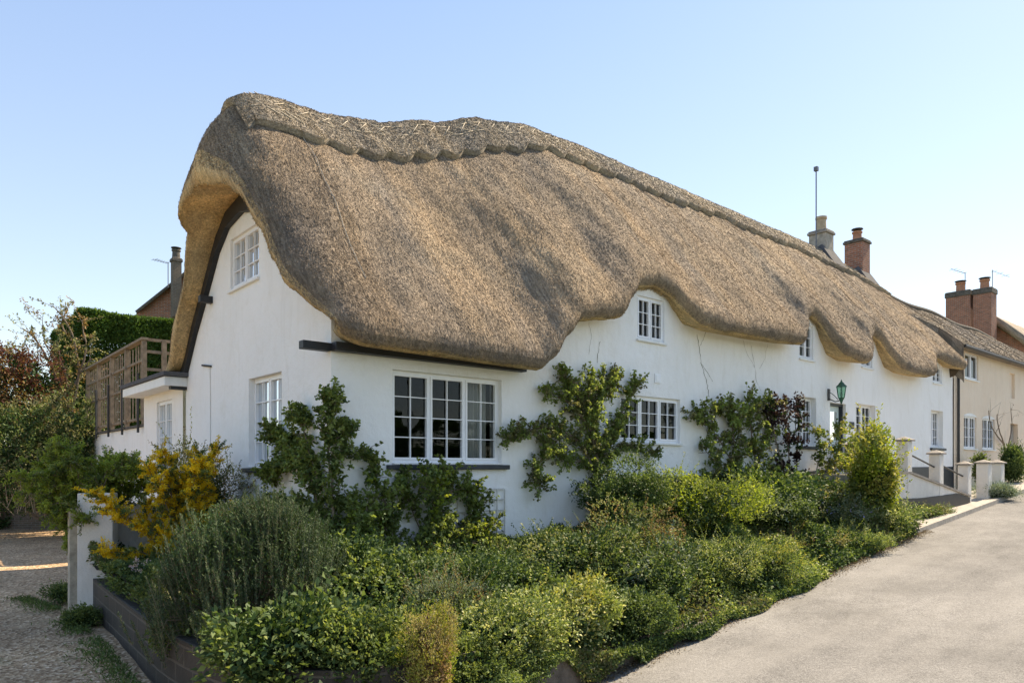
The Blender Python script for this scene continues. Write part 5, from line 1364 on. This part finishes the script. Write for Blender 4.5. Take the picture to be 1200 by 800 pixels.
# leaf litter and weeds along the road edge and drive
def litter():
    Lv = Leaves(); n = 9000
    x = 12.6*rng.random(n)**1.2+.6; off = -np.abs(rng.normal(size=n))*.11+.03; y = np.array([edge(a) for a in x])+off
    z = np.array([roadz(a) for a in x])+.006+.03*rng.random(n)*(off > -.1)
    Dn = nrm(n)*np.array([1, 1, .25]); Lv.add(np.stack([x, y, z], 1), Dn, .03, .012, 0)
    tag(Lv.build('leaf_litter', ['litter']), 'dry leaf litter gathered along the edge of the road', 'leaf litter', None, 'stuff')
    Lv = Leaves(); n = 4200
    yv = rng.uniform(-2.5, 5.5, n); xb = np.interp(yv, [-3, -2.2, -1.2, 1, 4, 5.5], [-2.3, -2.5, -2.5, -2.42, -2.45, -2.7]); xv = xb-np.abs(rng.normal(size=n))*.16
    dens = (np.sin(yv*3.1)+np.sin(yv*1.3+1)+.6) > -.2; xv, yv = xv[dens], yv[dens]; n = len(xv)
    z = np.array([ground(a, b) for a, b in zip(xv, yv)]); P = np.stack([xv, yv, z+.01+.05*rng.random(n)], 1)
    Lv.add(P, nrm(n)*np.array([.7, .7, .3])+np.array([0, 0, .7]), .055*rng.uniform(.6, 1.3, n), .014, 0); 
    tag(Lv.build('weeds', ['leaf_mid']), 'green weeds and grass along the foot of the black wall', 'weeds', None, 'stuff')
litter()
c0 = D(97, 728, 9.9); shrub('weed_tuft', 'bright green weed tuft at the foot of the gate pillar', 'plant', (c0[0], c0[1], ground(c0[0], c0[1])), (.30, .22), .24, 3500, (.045, .018), ('leaf_fresh', 'leaf_mid'), [2, 1], lumps=6, shoots=20, shoot_len=.1, stems=0)
c0 = D(72, 690, 11.6); shrub('weed_tuft', 'weed tuft beside the wooden gatepost', 'plant', (c0[0], c0[1], ground(c0[0], c0[1])), (.22, .35), .28, 2500, (.045, .016), ('leaf_mid', 'leaf_fresh'), [2, 1], lumps=6, shoots=20, shoot_len=.1, stems=0)

# right end plants
sh_px('lavender_mound', 'blue-grey lavender mound spilling by the gate piers', 'shrub', 1170, -2.0, 62, 572, 8000, base=roadz(22)+.02, leaf=(.09, .014), mats=('leaf_lavender', 'leaf_grey'), mix_=[3, 1], lumps=10, up=.3)
sh_px('evergreen_shrub', 'dark evergreen shrub in front of the cream cottage', 'shrub', 1186, -.9, 34, 524, 6500, base=-.75, leaf=(.10, .03), mats=('leaf_mid', 'leaf_dark'), mix_=[2, 1], lumps=9, up=.8, shoots=50, shoot_len=.4)
sh_px('shrub', 'small green shrub between the step wall and cream cottage', 'shrub', 1150, -.6, 16, 525, 2500, base=-.7, leaf=(.08, .04), mats=('leaf_mid', 'leaf_fresh'), lumps=6)
sh_px('weed_tuft', 'green weeds growing along the black base of the step wall', 'plant', 1095, -2.05, 70, 596, 3500, base=roadz(15.5)+.09, r=(1.4, .14), leaf=(.06, .02), mats=('leaf_mid', 'leaf_olive'), lumps=10, stems=0)
pol = [(FP([(1180, 560), (1178, 530), (1170, 500), (1168, 485)], -.15), .04, .5), (FP([(1178, 540), (1186, 500), (1184, 478)], -.15), .03, .5), (FP([(1176, 520), (1162, 500), (1158, 480)], -.15), .03, .5)]
BR_T, BR_N = 1, 1
branchy('bare_climber', 'bare twiggy climber on the cream wall', 'climber', F(1180, 560, -.15), pol, (.05, .03), ['leaf_brown'], nleaf=3, twig=.7, twigs=5, tw_y=.3, stemmat='bark', part='foliage', gap=.5)

# left background: clipped hedge, tree, shrubs
def boxhedge(name, label, x0, x1, y0, y1, z0, z1, n, leaf, mats, rot=0, face_only=True):
    Lv = Leaves(); u = rng.random((n, 3)); f = rng.integers(0, 4, n)   # faces: front(-y), left(-x), top, body
    P = np.stack([x0+(x1-x0)*u[:, 0], y0+(y1-y0)*u[:, 1], z0+(z1-z0)*u[:, 2]], 1)
    nn = np.zeros((n, 3))
    dep = .18*rng.random(n)**1.5
    s_ = f == 0; P[s_, 1] = y0+dep[s_]; nn[s_] = (0, -1, 0)
    s_ = f == 1; P[s_, 0] = x0+dep[s_]; nn[s_] = (-1, 0, 0)
    s_ = f == 2; P[s_, 2] = z1-dep[s_]; nn[s_] = (0, 0, 1)
    P += (.05*np.sin(P[:, [1, 2, 0]]*2.1)+.04*np.sin(P[:, [2, 0, 1]]*4.7))*np.array([1, 1, .6])
    Lv.add(P, nn*.6+nrm(n)*.8+np.array([0, 0, .3]), leaf[0]*rng.uniform(.6, 1.3, n), leaf[1], rng.integers(0, len(mats), 1)[0])
    o_ = Lv.build(name, mats); return tag(o_, label, 'hedge')
a = D(76, 362, 29); b = D(205, 362, 27)
boxhedge('clipped_hedge', 'tall clipped green hedge above the terrace fence', min(a[0], b[0])-.3, b[0]+2.5, min(a[1], b[1]), max(a[1], b[1])+.8, 1.2, 5.42, 110000, (.13, .06), ['leaf_hedge'])
def blob_px(name, label, cat, px, py_top, py_bot, pw, s, n, leaf, mats, mx=None, **k):
    t_ = D(px, py_top, s); b_ = D(px, py_bot, s); rx = pw*s/846/2
    return shrub(name, label, cat, (b_[0], b_[1], b_[2]), (rx, rx*.8), t_[2]-b_[2], n, leaf=leaf, mats=mats, mix_=mx, **k)
blob_px('red_shrub', 'dark red leaved shrub at the far left above the olive shrubs', 'shrub', 22, 398, 530, 125, 23, 20000, (.09, .05), ('leaf_red', 'leaf_brown', 'leaf_olive'), [4, .8, 1.4], lumps=14, shoots=70, shoot_len=.6)
blob_px('olive_shrub', 'large olive green shrub below the red leaved shrub', 'shrub', 20, 462, 590, 130, 21.5, 16000, (.09, .035), ('leaf_olive', 'leaf_dark', 'leaf_mid'), [3, 1.3, 1], lumps=16, shoots=80, shoot_len=.5, inner='leaf_dark')
blob_px('olive_shrub', 'tangled olive shrub between the terrace fence and the drive', 'shrub', 84, 455, 600, 80, 22, 12000, (.09, .035), ('leaf_olive', 'leaf_dark', 'leaf_mid'), [3, 1.3, 1], lumps=14, shoots=70, shoot_len=.5)
blob_px('dark_shrub', 'dark shaded shrub over the brick garden wall at left', 'shrub', 45, 520, 606, 150, 23.2, 12000, (.09, .04), ('leaf_dark', 'leaf_olive'), [3, 1], lumps=14, shoots=50, shoot_len=.5)
# open blossoming tree
bt = D(80, 606, 24.2); pol = []
bt = np.array([bt[0], bt[1], -2.2])
def dp(l, s): return [D(a, b, s) for a, b in l]
pol = [([tuple(bt), D(82, 520, 24.2), D(78, 450, 24), D(66, 400, 23.8)], .06, .6), ([D(80, 500, 24.2), D(92, 440, 24), D(84, 390, 24), D(62, 358, 24)], .05, .8), ([D(79, 470, 24), D(60, 430, 24), D(40, 395, 24), D(24, 384, 24)], .05, .8),
       ([D(88, 450, 24), D(100, 410, 24), D(96, 375, 24)], .04, .8), ([D(92, 440, 24), D(108, 420, 24), D(115, 430, 24)], .03, .8), ([D(72, 430, 24), D(52, 400, 24), D(50, 372, 24)], .03, .8), ([D(84, 400, 24), D(72, 380, 24), D(78, 366, 24)], .03, .8)]
branchy('blossom_tree', 'thin open tree with pale buds against the sky at far left', 'tree', tuple(bt), pol, (.085, .055), ['leaf_olive', 'leaf_hebe', 'leaf_brown'], nleaf=22, twig=.7, twigs=9, tw_y=1, stemmat='bark', cluster=1)
a = D(-40, 560, 27); b = D(120, 560, 27)
boxhedge('overgrown_hedge', 'overgrown dark hedge behind the brick garden wall', a[0]-3, b[0]+.5, min(a[1], b[1]), max(a[1], b[1])+1, -2.3, 2.2, 40000, (.16, .08), ['leaf_dark'])
# hanging dead stems on the wall
st = MB()
for k in range(80):
    p = D(R.uniform(-10, 110), R.uniform(520, 545), 21.8+R.random()); st.tube([p, (p[0]+R.uniform(-.3, .3), p[1]+R.uniform(-.2, .2), p[2]-.8), (p[0]+R.uniform(-.5, .5), p[1], p[2]-1.6)], .012, 4, cap=False)
tag(st.build('bare_stems', 'pale_bark', None, boxuv=False), 'tangle of bare stems under the olive shrubs', 'stems', None, 'stuff')
# trees in the leaves' far distance, left
# hedge across the road (reflected in the panes)
boxhedge('roadside_hedge', 'long green hedge on the far side of the road', -14, 34, -22, -20.2, -2.4, 2.0, 34000, (.26, .14), ['leaf_hedge'])

def wood():
    Lv = Leaves(); n = 90000
    t = rng.random(n); ang = t*2*pi; rad = 120+14*np.sin(ang*7)+8*rng.random(n)
    hgt = 6+2.5*np.sin(ang*23)+1.8*np.sin(ang*61+1)+1.2*np.sin(ang*130)
    P = np.stack([rad*np.cos(ang), rad*np.sin(ang), -2.5+hgt*rng.random(n)**.7], 1)
    Lv.add(P, nrm(n)+np.array([0, 0, .3]), 1.5*rng.uniform(.5, 1.2, n), .9, 0)
    tag(Lv.build('distant_wood', ['leaf_hedge']), 'distant line of trees closing the horizon', 'trees', None, 'stuff')
wood()
